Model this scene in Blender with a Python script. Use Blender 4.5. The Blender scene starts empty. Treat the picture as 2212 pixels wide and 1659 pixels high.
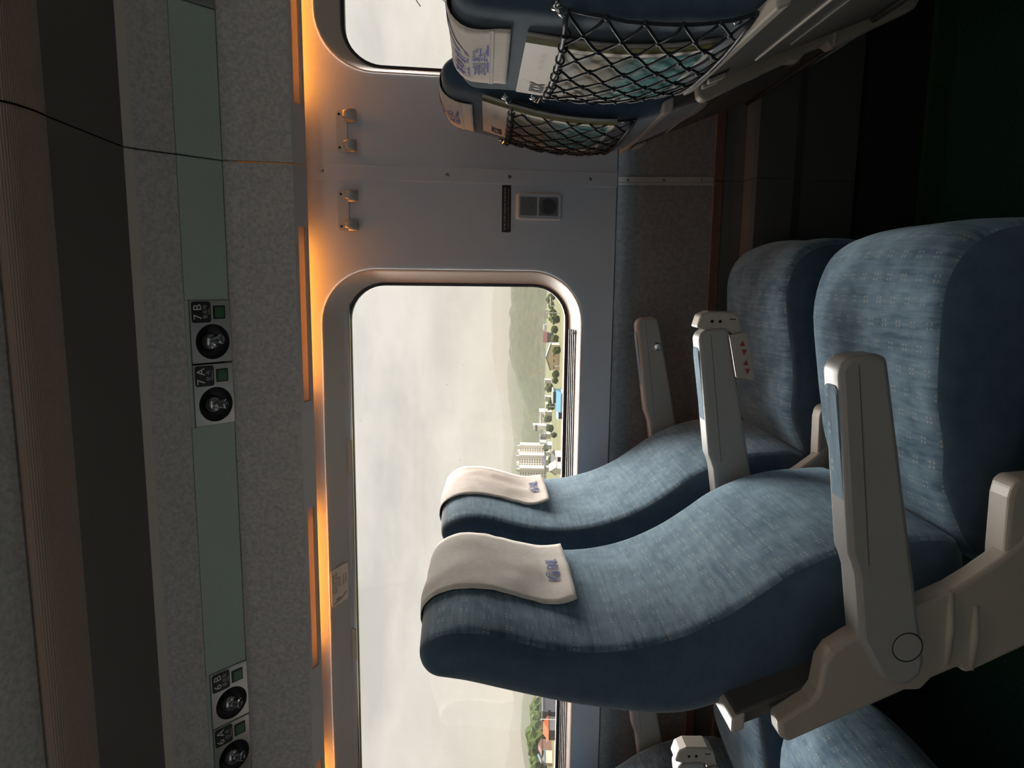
import bpy, bmesh, math, random, bisect
from mathutils import Vector, Matrix, noise as mnoise

random.seed(7)
R = math.radians
sc = bpy.context.scene
COL = sc.collection
EYE = 1.15                      # eye height above the carriage floor; z below is measured from the eye

# ------------------------------------------------------------------ camera
F_PX, W_PX, H_PX = 1525.0, 2212.0, 1659.0
AX = ((0.98886283, 0.0112836, -0.1484014), (0.14871804, -0.0362885, 0.98821358), (0.00576534, -0.99927765, -0.03756242))
rgt = Vector((AX[0][0], AX[1][0], AX[2][0])); dwn = Vector((AX[0][1], AX[1][1], AX[2][1])); fwd = Vector((AX[0][2], AX[1][2], AX[2][2]))
cam_d = bpy.data.cameras.new('camera'); cam = bpy.data.objects.new('camera', cam_d); COL.objects.link(cam)
cam_d.sensor_width = 36.0; cam_d.lens = F_PX / W_PX * 36.0; cam_d.clip_start = 0.02; cam_d.clip_end = 30000
m = Matrix((dwn, rgt, -fwd)).transposed().to_4x4(); m.translation = (0, 0, EYE)   # phone held on its side
cam.matrix_world = m
sc.camera = cam

# ------------------------------------------------------------------ sky, sun, exposure
sc.view_settings.view_transform = 'Standard'; sc.view_settings.look = 'None'
sc.view_settings.gamma = 1.0; sc.view_settings.use_curve_mapping = False
sc.view_settings.exposure = 0.0
sc.cycles.volume_bounces = 2
SKY_STRENGTH = 0.90
TILT = R(4.5)                   # the train leans on a canted curve: the land outside sits tilted to the carriage
wd = bpy.data.worlds.new('world'); sc.world = wd; wd.use_nodes = True
nt = wd.node_tree; nt.nodes.clear()
def N(nt, t, **kw):
    n = nt.nodes.new(t)
    for k, v in kw.items():
        if k in n.inputs: n.inputs[k].default_value = v
        else: setattr(n, k, v)
    return n
def L(nt, a, b): nt.links.new(a, b)
tc = N(nt, 'ShaderNodeTexCoord')
mp = N(nt, 'ShaderNodeMapping'); mp.inputs['Scale'].default_value = (1.6, 1.6, 4.5); L(nt, tc.outputs['Generated'], mp.inputs['Vector'])
ns = N(nt, 'ShaderNodeTexNoise', Scale=2.2, Detail=6.0, Roughness=0.55); L(nt, mp.outputs['Vector'], ns.inputs['Vector'])
rp = N(nt, 'ShaderNodeValToRGB'); L(nt, ns.outputs['Fac'], rp.inputs['Fac'])
rp.color_ramp.elements[0].position = 0.38; rp.color_ramp.elements[0].color = (0.60, 0.59, 0.59, 1)
rp.color_ramp.elements[1].position = 0.60; rp.color_ramp.elements[1].color = (0.97, 0.93, 0.89, 1)
bg = N(nt, 'ShaderNodeBackground', Strength=SKY_STRENGTH); L(nt, rp.outputs['Color'], bg.inputs['Color'])
out = N(nt, 'ShaderNodeOutputWorld'); L(nt, bg.outputs['Background'], out.inputs['Surface'])
sun_d = bpy.data.lights.new('sun', 'SUN'); sun_d.energy = 44.0; sun_d.angle = R(100); sun_d.color = (1, 0.96, 0.91)
sun = bpy.data.objects.new('sun', sun_d); COL.objects.link(sun); sun.rotation_euler = Vector((-.16, -.74, -.65)).to_track_quat('-Z', 'Y').to_euler(); sun.location = (-20, 40, 30)   # hazy sun, window side

# ------------------------------------------------------------------ material helpers
MATS = {}
def mat(name, col, rough=0.6, metal=0.0, spec=0.4, noise=None, bump=0.0, bscale=200.0, sheen=0.0, emit=None, coat=0.0):
    """col: rgb; noise: (second rgb, scale, detail)"""
    mt = bpy.data.materials.new(name); mt.use_nodes = True; t = mt.node_tree
    b = t.nodes['Principled BSDF']
    b.inputs['Base Color'].default_value = (*col, 1); b.inputs['Roughness'].default_value = rough
    b.inputs['Metallic'].default_value = metal; b.inputs['Specular IOR Level'].default_value = spec
    b.inputs['Sheen Weight'].default_value = sheen; b.inputs['Coat Weight'].default_value = coat
    co = N(t, 'ShaderNodeTexCoord')
    if noise:
        n = N(t, 'ShaderNodeTexNoise', Scale=noise[1], Detail=noise[2], Roughness=0.6); L(t, co.outputs['Object'], n.inputs['Vector'])
        r = N(t, 'ShaderNodeValToRGB'); L(t, n.outputs['Fac'], r.inputs['Fac'])
        r.color_ramp.elements[0].position = 0.36; r.color_ramp.elements[0].color = (*col, 1)
        r.color_ramp.elements[1].position = 0.64; r.color_ramp.elements[1].color = (*noise[0], 1)
        L(t, r.outputs['Color'], b.inputs['Base Color'])
    if bump:
        n2 = N(t, 'ShaderNodeTexNoise', Scale=bscale, Detail=3.0); L(t, co.outputs['Object'], n2.inputs['Vector'])
        bp = N(t, 'ShaderNodeBump', Strength=bump, Distance=0.002); L(t, n2.outputs['Fac'], bp.inputs['Height']); L(t, bp.outputs['Normal'], b.inputs['Normal'])
    if emit:
        b.inputs['Emission Color'].default_value = (*emit[0], 1); b.inputs['Emission Strength'].default_value = emit[1]
    MATS[name] = mt
    return mt

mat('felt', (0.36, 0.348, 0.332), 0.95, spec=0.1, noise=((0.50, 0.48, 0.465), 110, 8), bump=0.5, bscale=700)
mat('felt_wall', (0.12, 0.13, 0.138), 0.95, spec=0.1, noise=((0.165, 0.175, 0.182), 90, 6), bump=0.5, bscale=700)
mat('green_band', (0.36, 0.43, 0.385), 0.85, spec=0.15, noise=((0.39, 0.46, 0.415), 300, 3), bump=0.3, bscale=900)
mat('dark_panel', (0.09, 0.085, 0.078), 0.55, spec=0.3)
mat('tan_trim', (0.46, 0.42, 0.35), 0.55)
mat('wall_plastic', (0.45, 0.49, 0.55), 0.55, spec=0.35, bump=0.12, bscale=900)
mat('grey_trim', (0.40, 0.40, 0.41), 0.5)
mat('bezel', (0.45, 0.425, 0.385), 0.45, spec=0.4, bump=0.05, bscale=900)
mat('rubber', (0.03, 0.035, 0.045), 0.45)
mat('brown_trim', (0.13, 0.07, 0.045), 0.7, noise=((0.09, 0.05, 0.035), 80, 3))
mat('duct', (0.07, 0.07, 0.068), 0.6)
mat('carpet', (0.010, 0.045, 0.034), 1.0, spec=0.05, noise=((0.020, 0.070, 0.052), 160, 4), bump=0.8, bscale=600)
mat('aluminium', (0.62, 0.60, 0.57), 0.3, metal=1.0)
mat('aluminium_dull', (0.30, 0.295, 0.28), 0.5, metal=0.6)
mat('chrome', (0.7, 0.7, 0.72), 0.12, metal=1.0)
mat('dark_chrome', (0.33, 0.33, 0.34), 0.2, metal=1.0)
mat('lamp_plate', (0.42, 0.41, 0.38), 0.33, metal=0.75)
mat('lamp_bowl', (0.05, 0.05, 0.055), 0.35, metal=0.3)
mat('black_plastic', (0.014, 0.014, 0.015), 0.4)
mat('label_black', (0.012, 0.011, 0.012), 0.4)
mat('print_white', (0.62, 0.60, 0.56), 0.6)
mat('print_dim', (0.42, 0.41, 0.385), 0.6)
mat('button_green', (0.04, 0.12, 0.05), 0.3)
mat('frame_beige', (0.33, 0.285, 0.24), 0.42, spec=0.45, bump=0.06, bscale=700)
mat('arm_plastic', (0.27, 0.258, 0.245), 0.4, spec=0.45, bump=0.05, bscale=700)
mat('cover_cloth', (0.72, 0.665, 0.61), 0.9, spec=0.1, noise=((0.78, 0.725, 0.67), 90, 4), bump=0.25, bscale=900)
mat('print_blue', (0.055, 0.085, 0.30), 0.8)
mat('print_purple', (0.17, 0.17, 0.48), 0.8)
mat('print_wash', (0.22, 0.23, 0.42), 0.8)
mat('hook_metal', (0.40, 0.385, 0.36), 0.38, metal=0.35)
mat('outlet_dark', (0.12, 0.13, 0.132), 0.5)
mat('outlet_hole', (0.05, 0.052, 0.055), 0.5)
mat('sticker_tan', (0.74, 0.62, 0.50), 0.6)
mat('ink', (0.05, 0.04, 0.06), 0.7)
mat('net_cord', (0.010, 0.013, 0.020), 0.55)
mat('cord_grey', (0.045, 0.05, 0.065), 0.5)
mat('paper', (0.60, 0.56, 0.50), 0.55)
mat('olive', (0.055, 0.053, 0.006), 0.8, spec=0.1)
mat('page_edge', (0.45, 0.42, 0.38), 0.9)
mat('tray_grey', (0.062, 0.06, 0.055), 0.5)
mat('tray_cream', (0.40, 0.36, 0.31), 0.42)
mat('metal_black', (0.02, 0.02, 0.022), 0.5, metal=0.3)
mat('red_print', (0.25, 0.02, 0.03), 0.6)
mat('skin', (0.45, 0.27, 0.19), 0.55)
mat('hair', (0.015, 0.012, 0.010), 0.5)
mat('jacket', (0.03, 0.03, 0.035), 0.9)
mat('lamp_glow', (1, 0.6, 0.25), 0.5, emit=((1.0, 0.30, 0.025), 27.0))

def fabric():
    """blue plush with small four-leaf motifs woven in staggered rows; UVs are in metres"""
    mt = bpy.data.materials.new('blue_plush'); mt.use_nodes = True; t = mt.node_tree; b = t.nodes['Principled BSDF']
    uv = N(t, 'ShaderNodeUVMap'); uv.uv_map = 'UVMap'
    sx = N(t, 'ShaderNodeSeparateXYZ'); L(t, uv.outputs['UV'], sx.inputs[0])
    def M(op, a, bb=None, c=None):
        n = N(t, 'ShaderNodeMath'); n.operation = op
        for k, x in enumerate((a, bb, c)):
            if x is None: continue
            if isinstance(x, (int, float)): n.inputs[k].default_value = x
            else: L(t, x, n.inputs[k])
        return n.outputs[0]
    P = 0.034
    vv = M('DIVIDE', sx.outputs[1], P); row = M('FLOOR', vv)
    uu = M('ADD', M('DIVIDE', sx.outputs[0], P), M('MULTIPLY', M('FLOORED_MODULO', row, 2.0), 0.5))
    lx = M('SUBTRACT', M('ABSOLUTE', M('SUBTRACT', M('FRACT', uu), 0.5)), 0.105)
    ly = M('SUBTRACT', M('ABSOLUTE', M('SUBTRACT', M('FRACT', vv), 0.5)), 0.105)
    d = M('SQRT', M('ADD', M('MULTIPLY', lx, lx), M('MULTIPLY', ly, ly)))
    mask = M('MULTIPLY', M('SMOOTH_MIN', M('MULTIPLY', M('MAXIMUM', M('SUBTRACT', 0.072, d), 0.0), 30.0), 1.0, 0.1), 0.50)
    mpn = N(t, 'ShaderNodeMapping'); mpn.inputs['Scale'].default_value = (14, 120, 1); L(t, uv.outputs['UV'], mpn.inputs['Vector'])
    n1 = N(t, 'ShaderNodeTexNoise', Scale=1.0, Detail=4.0, Roughness=0.6); L(t, mpn.outputs['Vector'], n1.inputs['Vector'])
    n2 = N(t, 'ShaderNodeTexNoise', Scale=14.0, Detail=4.0, Roughness=0.6); L(t, uv.outputs['UV'], n2.inputs['Vector'])
    f = M('ADD', M('MULTIPLY', n1.outputs['Fac'], 0.45), M('MULTIPLY', n2.outputs['Fac'], 0.55))
    r = N(t, 'ShaderNodeValToRGB'); L(t, f, r.inputs['Fac'])
    r.color_ramp.elements[0].position = 0.40; r.color_ramp.elements[0].color = (0.042, 0.085, 0.128, 1)
    r.color_ramp.elements[1].position = 0.62; r.color_ramp.elements[1].color = (0.155, 0.23, 0.295, 1)
    n3 = N(t, 'ShaderNodeTexNoise', Scale=9.0, Detail=2.0); L(t, uv.outputs['UV'], n3.inputs['Vector'])
    wear = M('MULTIPLY', mask, M('ADD', M('MULTIPLY', n3.outputs['Fac'], 1.2), 0.1))
    mx = N(t, 'ShaderNodeMix'); mx.data_type = 'RGBA'; L(t, wear, mx.inputs[0]); L(t, r.outputs['Color'], mx.inputs[6]); mx.inputs[7].default_value = (0.50, 0.45, 0.31, 1)
    L(t, mx.outputs[2], b.inputs['Base Color'])
    b.inputs['Roughness'].default_value = 0.8; b.inputs['Specular IOR Level'].default_value = 0.15
    b.inputs['Sheen Weight'].default_value = 0.7; b.inputs['Sheen Roughness'].default_value = 0.4; b.inputs['Sheen Tint'].default_value = (0.55, 0.75, 0.9, 1)
    n4 = N(t, 'ShaderNodeTexNoise', Scale=900.0, Detail=2.0); L(t, uv.outputs['UV'], n4.inputs['Vector'])
    bp = N(t, 'ShaderNodeBump', Strength=0.35, Distance=0.002); L(t, n4.outputs['Fac'], bp.inputs['Height']); L(t, bp.outputs['Normal'], b.inputs['Normal'])
    MATS['blue_plush'] = mt
fabric()
mat('blue_plain', (0.040, 0.075, 0.115), 0.85, spec=0.12, noise=((0.055, 0.095, 0.14), 40, 5), bump=0.3, bscale=900, sheen=0.35)

def ribbed():
    mt = mat('ribbed_brown', (0.30, 0.225, 0.18), 0.8, spec=0.2); t = mt.node_tree; b = t.nodes['Principled BSDF']
    co = N(t, 'ShaderNodeUVMap'); co.uv_map = 'UVMap'
    w = N(t, 'ShaderNodeTexWave', Scale=70.0); w.bands_direction = 'Y'; L(t, co.outputs['UV'], w.inputs['Vector'])
    bp = N(t, 'ShaderNodeBump', Strength=0.6, Distance=0.002); L(t, w.outputs['Fac'], bp.inputs['Height']); L(t, bp.outputs['Normal'], b.inputs['Normal'])
ribbed()

def glass_mat():
    mt = bpy.data.materials.new('window_glass'); mt.use_nodes = True; t = mt.node_tree; t.nodes.clear()
    tr = N(t, 'ShaderNodeBsdfTransparent'); gl = N(t, 'ShaderNodeBsdfGlossy', Roughness=0.02); df = N(t, 'ShaderNodeBsdfDiffuse')
    df.inputs['Color'].default_value = (0.12, 0.11, 0.10, 1); tr.inputs['Color'].default_value = (0.97, 0.98, 0.97, 1)
    fr = N(t, 'ShaderNodeFresnel', IOR=1.45); m1 = N(t, 'ShaderNodeMixShader'); L(t, fr.outputs[0], m1.inputs[0]); L(t, tr.outputs[0], m1.inputs[1]); L(t, gl.outputs[0], m1.inputs[2])
    co = N(t, 'ShaderNodeTexCoord'); vo = N(t, 'ShaderNodeTexVoronoi', Scale=28.0); L(t, co.outputs['Object'], vo.inputs['Vector'])
    sz = N(t, 'ShaderNodeMath'); sz.operation = 'MULTIPLY'; L(t, vo.outputs['Color'], sz.inputs[0]); sz.inputs[1].default_value = 0.045
    lt = N(t, 'ShaderNodeMath'); lt.operation = 'LESS_THAN'; L(t, vo.outputs['Distance'], lt.inputs[0]); L(t, sz.outputs[0], lt.inputs[1])
    fa = N(t, 'ShaderNodeMath'); fa.operation = 'MULTIPLY'; L(t, lt.outputs[0], fa.inputs[0]); fa.inputs[1].default_value = 0.55
    m2 = N(t, 'ShaderNodeMixShader'); L(t, fa.outputs[0], m2.inputs[0]); L(t, m1.outputs[0], m2.inputs[1]); L(t, df.outputs[0], m2.inputs[2])
    o = N(t, 'ShaderNodeOutputMaterial'); L(t, m2.outputs[0], o.inputs['Surface']); MATS['window_glass'] = mt
glass_mat()
def diffuser_mat():
    mt = bpy.data.materials.new('diffuser'); mt.use_nodes = True; t = mt.node_tree; t.nodes.clear()
    a = N(t, 'ShaderNodeBsdfTranslucent'); a.inputs['Color'].default_value = (0.42, 0.40, 0.42, 1)
    d = N(t, 'ShaderNodeBsdfDiffuse'); d.inputs['Color'].default_value = (0.55, 0.47, 0.42, 1)
    m1 = N(t, 'ShaderNodeMixShader'); m1.inputs[0].default_value = 0.5; L(t, a.outputs[0], m1.inputs[1]); L(t, d.outputs[0], m1.inputs[2])
    o = N(t, 'ShaderNodeOutputMaterial'); L(t, m1.outputs[0], o.inputs['Surface']); MATS['diffuser'] = mt
diffuser_mat()
def painting_mat():
    """printed landscape picture of the magazine cover: mottled earth tones above, teal below"""
    mt = bpy.data.materials.new('printed_picture'); mt.use_nodes = True; t = mt.node_tree; b = t.nodes['Principled BSDF']
    uv = N(t, 'ShaderNodeUVMap'); uv.uv_map = 'UVMap'; sx = N(t, 'ShaderNodeSeparateXYZ'); L(t, uv.outputs['UV'], sx.inputs[0])
    n = N(t, 'ShaderNodeTexNoise', Scale=7.0, Detail=6.0, Roughness=0.65); L(t, uv.outputs['UV'], n.inputs['Vector'])
    r1 = N(t, 'ShaderNodeValToRGB'); L(t, n.outputs['Fac'], r1.inputs['Fac'])
    e = r1.color_ramp.elements; e[0].position = .33; e[0].color = (.13, .13, .14, 1); e[1].position = .68; e[1].color = (.34, .20, .11, 1)
    k = e.new(.5); k.color = (.19, .18, .13, 1)
    r2 = N(t, 'ShaderNodeValToRGB'); L(t, n.outputs['Fac'], r2.inputs['Fac'])
    e = r2.color_ramp.elements; e[0].position = .35; e[0].color = (.035, .12, .12, 1); e[1].position = .66; e[1].color = (.42, .50, .48, 1)
    k = e.new(.52); k.color = (.07, .22, .22, 1)
    mr = N(t, 'ShaderNodeMapRange'); L(t, sx.outputs[1], mr.inputs[0]); mr.inputs[1].default_value = 0.45; mr.inputs[2].default_value = 0.62
    mx = N(t, 'ShaderNodeMix'); mx.data_type = 'RGBA'; L(t, mr.outputs[0], mx.inputs[0]); L(t, r2.outputs[0], mx.inputs[6]); L(t, r1.outputs[0], mx.inputs[7])
    L(t, mx.outputs[2], b.inputs['Base Color']); b.inputs['Roughness'].default_value = 0.45; MATS['printed_picture'] = mt
painting_mat()

# ------------------------------------------------------------------ text (made while the scene is still empty)
def glyphs(body, size=1.0, shear=0.0, space=1.0, bold=0.0):
    cu = bpy.data.curves.new('lettering', 'FONT'); cu.body = body; cu.size = size; cu.align_x = 'CENTER'; cu.align_y = 'CENTER'
    cu.resolution_u = 3; cu.offset = bold; cu.shear = shear; cu.space_character = space
    o = bpy.data.objects.new('lettering', cu); COL.objects.link(o)
    dg = bpy.context.evaluated_depsgraph_get(); dg.update()
    me = bpy.data.meshes.new_from_object(o.evaluated_get(dg))
    vs = [(v.co.x, v.co.y) for v in me.vertices]; fs = [tuple(p.vertices) for p in me.polygons]
    bpy.data.objects.remove(o); bpy.data.curves.remove(cu); bpy.data.meshes.remove(me)
    if vs:
        cx = (min(v[0] for v in vs) + max(v[0] for v in vs)) / 2; cy = (min(v[1] for v in vs) + max(v[1] for v in vs)) / 2
        vs = [(x - cx, y - cy) for x, y in vs]
    return vs, fs
TX = {k: glyphs(k) for k in ('7 B', '7 A', '6 B', '6 A', '8 A', '8 B', '통로측', '창 측', 'Aisle', 'Window')}
TX['KTX'] = glyphs('KTX', shear=0.25, space=0.82, bold=.03)
TX['K'] = glyphs('K', shear=0.25, bold=.02); TX['RAIL'] = glyphs('RAIL', shear=0.25, space=0.85, bold=.02)
TX['mag'] = glyphs('여행이 머무는 풍경')
TX['sock1'] = glyphs('아기를 위하여 유류검사용 콘센트입니다'); TX['sock2'] = glyphs('Designed only for use with computers or other portable equipment')
TX['st1'] = glyphs('블라인드는 끝까지 올려\n고정하여 주시고 내릴 때는\n중간에 고정'); TX['st2'] = glyphs('Pull down slowly\nadjust the blind')
TX['cov1'] = glyphs('편안한 여행', bold=.012); TX['cov2'] = glyphs('코레일 철도는', bold=.012)

# ------------------------------------------------------------------ mesh helpers
ORG = {}
class MB:
    def __init__(s): s.v = []; s.f = []; s.uv = {}
    def add(s, vs, fs, uvs=None):
        o = len(s.v); s.v += [tuple(p) for p in vs]
        for k, fc in enumerate(fs):
            if uvs is not None: s.uv[len(s.f)] = [uvs[i] for i in fc] if not isinstance(uvs, dict) else uvs[k]
            s.f.append(tuple(i + o for i in fc))
        return s
    def box(s, x0, x1, y0, y1, z0, z1):
        return s.add([(x0,y0,z0),(x1,y0,z0),(x1,y1,z0),(x0,y1,z0),(x0,y0,z1),(x1,y0,z1),(x1,y1,z1),(x0,y1,z1)],
                     [(0,3,2,1),(4,5,6,7),(0,1,5,4),(1,2,6,5),(2,3,7,6),(3,0,4,7)])
    def prism(s, poly, lo, hi, axis='y'):
        """poly: 2-D outline; axis y: (x,z), axis x: (y,z), axis z: (x,y)"""
        def P(p, t): return (p[0], t, p[1]) if axis == 'y' else ((t, p[0], p[1]) if axis == 'x' else (p[0], p[1], t))
        n = len(poly); vs = [P(p, lo) for p in poly] + [P(p, hi) for p in poly]
        return s.add(vs, [tuple(range(n))[::-1], tuple(range(n, 2*n))] + [(i, (i+1) % n, n + (i+1) % n, n + i) for i in range(n)])
    def tube(s, pts, r, n=6, closed=False, caps=True):
        pts = [Vector(p) for p in pts]; k = len(pts); rings = []; up = None
        rr = r if isinstance(r, (list, tuple)) else [r]*k
        for i, p in enumerate(pts):
            a = pts[(i-1) % k] if (closed or i > 0) else p; b = pts[(i+1) % k] if (closed or i < k-1) else p
            t = (b - a).normalized() if (b-a).length > 1e-9 else Vector((0,0,1))
            if up is None: up = t.orthogonal().normalized()
            up = (up - t * up.dot(t)); up = up.normalized() if up.length > 1e-6 else t.orthogonal().normalized()
            w = t.cross(up); rings.append([p + (up*math.cos(2*math.pi*j/n) + w*math.sin(2*math.pi*j/n))*rr[i] for j in range(n)])
        vs = [q for rg in rings for q in rg]; fs = []
        for i in range(k if closed else k-1):
            a = i*n; b = ((i+1) % k)*n
            fs += [(a+j, a+(j+1) % n, b+(j+1) % n, b+j) for j in range(n)]
        if caps and not closed: fs += [tuple(range(n))[::-1], tuple(range((k-1)*n, k*n))]
        return s.add(vs, fs)
    def lathe(s, prof, o, ax, n=20, cap0=True, cap1=True):
        """prof: (radius, height along ax)"""
        o = Vector(o); ax = Vector(ax).normalized(); a = ax.orthogonal().normalized(); b = ax.cross(a)
        vs = [o + ax*h + (a*math.cos(2*math.pi*j/n) + b*math.sin(2*math.pi*j/n))*r for r, h in prof for j in range(n)]
        fs = [(i*n+j, i*n+(j+1) % n, (i+1)*n+(j+1) % n, (i+1)*n+j) for i in range(len(prof)-1) for j in range(n)]
        if cap0: fs.append(tuple(range(n))[::-1])
        if cap1: fs.append(tuple(range((len(prof)-1)*n, len(prof)*n)))
        return s.add(vs, fs)
    def ball(s, c, r, n=8, m_=6, sc_=(1,1,1)):
        vs = []; fs = []
        for i in range(m_+1):
            th = math.pi*i/m_
            for j in range(n): vs.append((c[0]+r*sc_[0]*math.sin(th)*math.cos(2*math.pi*j/n), c[1]+r*sc_[1]*math.sin(th)*math.sin(2*math.pi*j/n), c[2]+r*sc_[2]*math.cos(th)))
        fs = [(i*n+j, (i+1)*n+j, (i+1)*n+(j+1) % n, i*n+(j+1) % n) for i in range(m_) for j in range(n)]
        return s.add(vs, fs)
    def grid(s, P, closed_u=False, closed_v=False, uv=None):
        """P[i][j] points; uv[i][j]"""
        a = len(P); b = len(P[0]); vs = [q for row in P for q in row]; fs = []; us = {} if uv else None
        for i in range(a if closed_u else a-1):
            for j in range(b if closed_v else b-1):
                i2 = (i+1) % a; j2 = (j+1) % b
                if uv: us[len(fs)] = [uv[i][j], uv[i+1 if i+1 < len(uv) else i2][j], uv[i+1 if i+1 < len(uv) else i2][j+1 if j+1 < len(uv[0]) else j2], uv[i][j+1 if j+1 < len(uv[0]) else j2]]
                fs.append((i*b+j, i2*b+j, i2*b+j2, i*b+j2))
        return s.add(vs, fs, us)
    def text(s, key, h, fn, nrm=0.0):
        """h: scale of the text; fn(tx, ty) -> point"""
        vs, fs = TX[key]; return s.add([fn(x*h, y*h) for x, y in vs], fs)
    def build(s, name, mt, parent=None, loc=None, smooth=False, bevel=0.0, seg=2, solid=0.0, flip=False, auto=None):
        if parent is not None: o0 = ORG[parent.name]
        else: o0 = Vector(loc) if loc is not None else Vector((0,0,-EYE))
        me = bpy.data.meshes.new(name); me.from_pydata([(p[0]-o0[0], p[1]-o0[1], p[2]-o0[2]) for p in s.v], [], s.f)
        if s.uv:
            ul = me.uv_layers.new(name='UVMap'); li = 0
            for k, p in enumerate(me.polygons):
                u = s.uv.get(k)
                for q, l in enumerate(p.loop_indices):
                    if u: ul.data[l].uv = u[q]
        if flip or True:
            bm = bmesh.new(); bm.from_mesh(me); bmesh.ops.recalc_face_normals(bm, faces=bm.faces); bm.to_mesh(me); bm.free()
        if smooth: me.polygons.foreach_set('use_smooth', [True]*len(me.polygons))
        me.materials.append(MATS[mt])
        ob = bpy.data.objects.new(name, me); COL.objects.link(ob)
        if parent is not None: ob.parent = parent
        else: ob.location = (o0[0], o0[1], o0[2] + EYE)
        ORG[ob.name] = o0
        if bevel:
            md = ob.modifiers.new('bevel', 'BEVEL'); md.width = bevel; md.segments = seg; md.limit_method = 'ANGLE'; md.angle_limit = R(35)
        if solid:
            md = ob.modifiers.new('solid', 'SOLIDIFY'); md.thickness = solid; md.offset = 0
        if auto: 
            me.polygons.foreach_set('use_smooth', [True]*len(me.polygons))
            md = me.attributes
            bm = bmesh.new(); bm.from_mesh(me)
            for e in bm.edges:
                if len(e.link_faces) == 2 and e.calc_face_angle(0) > R(auto): e.smooth = False
            bm.to_mesh(me); bm.free()
        return ob
def tag(o, label=None, cat=None, group=None, kind=None):
    if label: o['label'] = label
    if cat: o['category'] = cat
    if group: o['group'] = group
    if kind: o['kind'] = kind
    return o
def thing(name, loc, label=None, cat=None, group=None, kind=None):
    o = bpy.data.objects.new(name, None); COL.objects.link(o); o.location = (loc[0], loc[1], loc[2] + EYE); o.empty_display_size = 0.05
    ORG[o.name] = Vector(loc)
    return tag(o, label, cat, group, kind)
def copy_tree(o, parent=None):
    c = o.copy(); COL.objects.link(c); ORG[c.name] = ORG[o.name]
    if parent: c.parent = parent
    for ch in [x for x in o.children]:
        copy_tree(ch, c)
    return c
def interp(x, xs, ys):
    if x <= xs[0]: return ys[0]
    for i in range(len(xs)-1):
        if x <= xs[i+1]: return ys[i] + (ys[i+1]-ys[i])*(x-xs[i])/(xs[i+1]-xs[i])
    return ys[-1]

# ================================================================== THE CARRIAGE
YZ = ([-0.3557, 0.11, 0.2658, 0.4542, 0.62], [1.980, 1.9375, 1.9177, 1.8948, 1.8746])
def yw(z): return interp(z, *YZ)
X0, X1 = -3.6, 3.6
YC = 0.58                                  # middle of the carriage
def yl(z, d=0.0): return yw(z) + d         # window wall
def yr(z, d=0.0): return 2*YC - yw(z) - d  # wall behind the camera

tag(MB().box(X0, X1, -0.95, 2.05, -1.19, -1.15).build('floor', 'carpet', loc=(0, 0.6, -1.15)), kind='structure')
tag(MB().box(X0, X1, -0.95, 2.05, 0.98, 1.02).build('ceiling', 'felt', loc=(0, 0.6, 0.98)), kind='structure')
tag(MB().prism([(1.199, .797), (.86, .945), (.86, .985), (1.24, .985), (1.24, .80)], X0, X1, 'x').build('ceiling_slope', 'felt', loc=(0, 1.0, .8)), kind='structure')
tag(MB().box(X0-.04, X0, -0.95, 2.05, -1.15, 1.0).build('wall_rear', 'wall_plastic', loc=(X0, 0.6, -1.15)), kind='structure')
tag(MB().box(X1, X1+.04, -0.95, 2.05, -1.15, 1.0).build('wall_front', 'wall_plastic', loc=(X1, 0.6, -1.15)), kind='structure')

def rloop(x0, x1, z0, z1, r, nc=10, ns=6, outer=None):
    """rounded rectangle; with outer = (X0,X1,Z0,Z1) the matching points on that rectangle"""
    pts = []
    cs = [(x1-r, z1-r, 0, 1, 1), (x0+r, z1-r, 90, -1, 1), (x0+r, z0+r, 180, -1, -1), (x1-r, z0+r, 270, 1, -1)]
    for k, (cx, cz, a0, sx, sz) in enumerate(cs):
        for i in range(nc+1):
            a = R(a0 + 90*i/nc); px_, pz_ = cx + r*math.cos(a), cz + r*math.sin(a)
            if outer:
                A0, A1, B0, B1 = outer; t = i/nc
                cX = A1 if sx > 0 else A0; cZ = B1 if sz > 0 else B0
                st = (cX, cz) if a0 in (0, 180) else (cx, cZ); en = (cx, cZ) if a0 in (0, 180) else (cX, cz)
                if t <= .5: px_, pz_ = st[0] + (cX-st[0])*2*t, st[1] + (cZ-st[1])*2*t
                else: px_, pz_ = cX + (en[0]-cX)*(2*t-1), cZ + (en[1]-cZ)*(2*t-1)
            pts.append((px_, pz_))
        nx = cs[(k+1) % 4]; a = R(nx[2]); e = (nx[0] + r*math.cos(a), nx[1] + r*math.sin(a))
        if outer:
            cX = A1 if nx[3] > 0 else A0; cZ = B1 if nx[4] > 0 else B0
            e = (cX, nx[1]) if nx[2] in (0, 180) else (nx[0], cZ)
        p = pts[-1]
        for i in range(1, ns): pts.append((p[0] + (e[0]-p[0])*i/ns, p[1] + (e[1]-p[1])*i/ns))
    return pts
def lerp2(a, b, t): return [(p[0]+(q[0]-p[0])*t, p[1]+(q[1]-p[1])*t) for p, q in zip(a, b)]
WO = dict(z0=-0.270, z1=0.436, r=0.145); WI = dict(z0=-0.240, z1=0.386, r=0.105)

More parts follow.
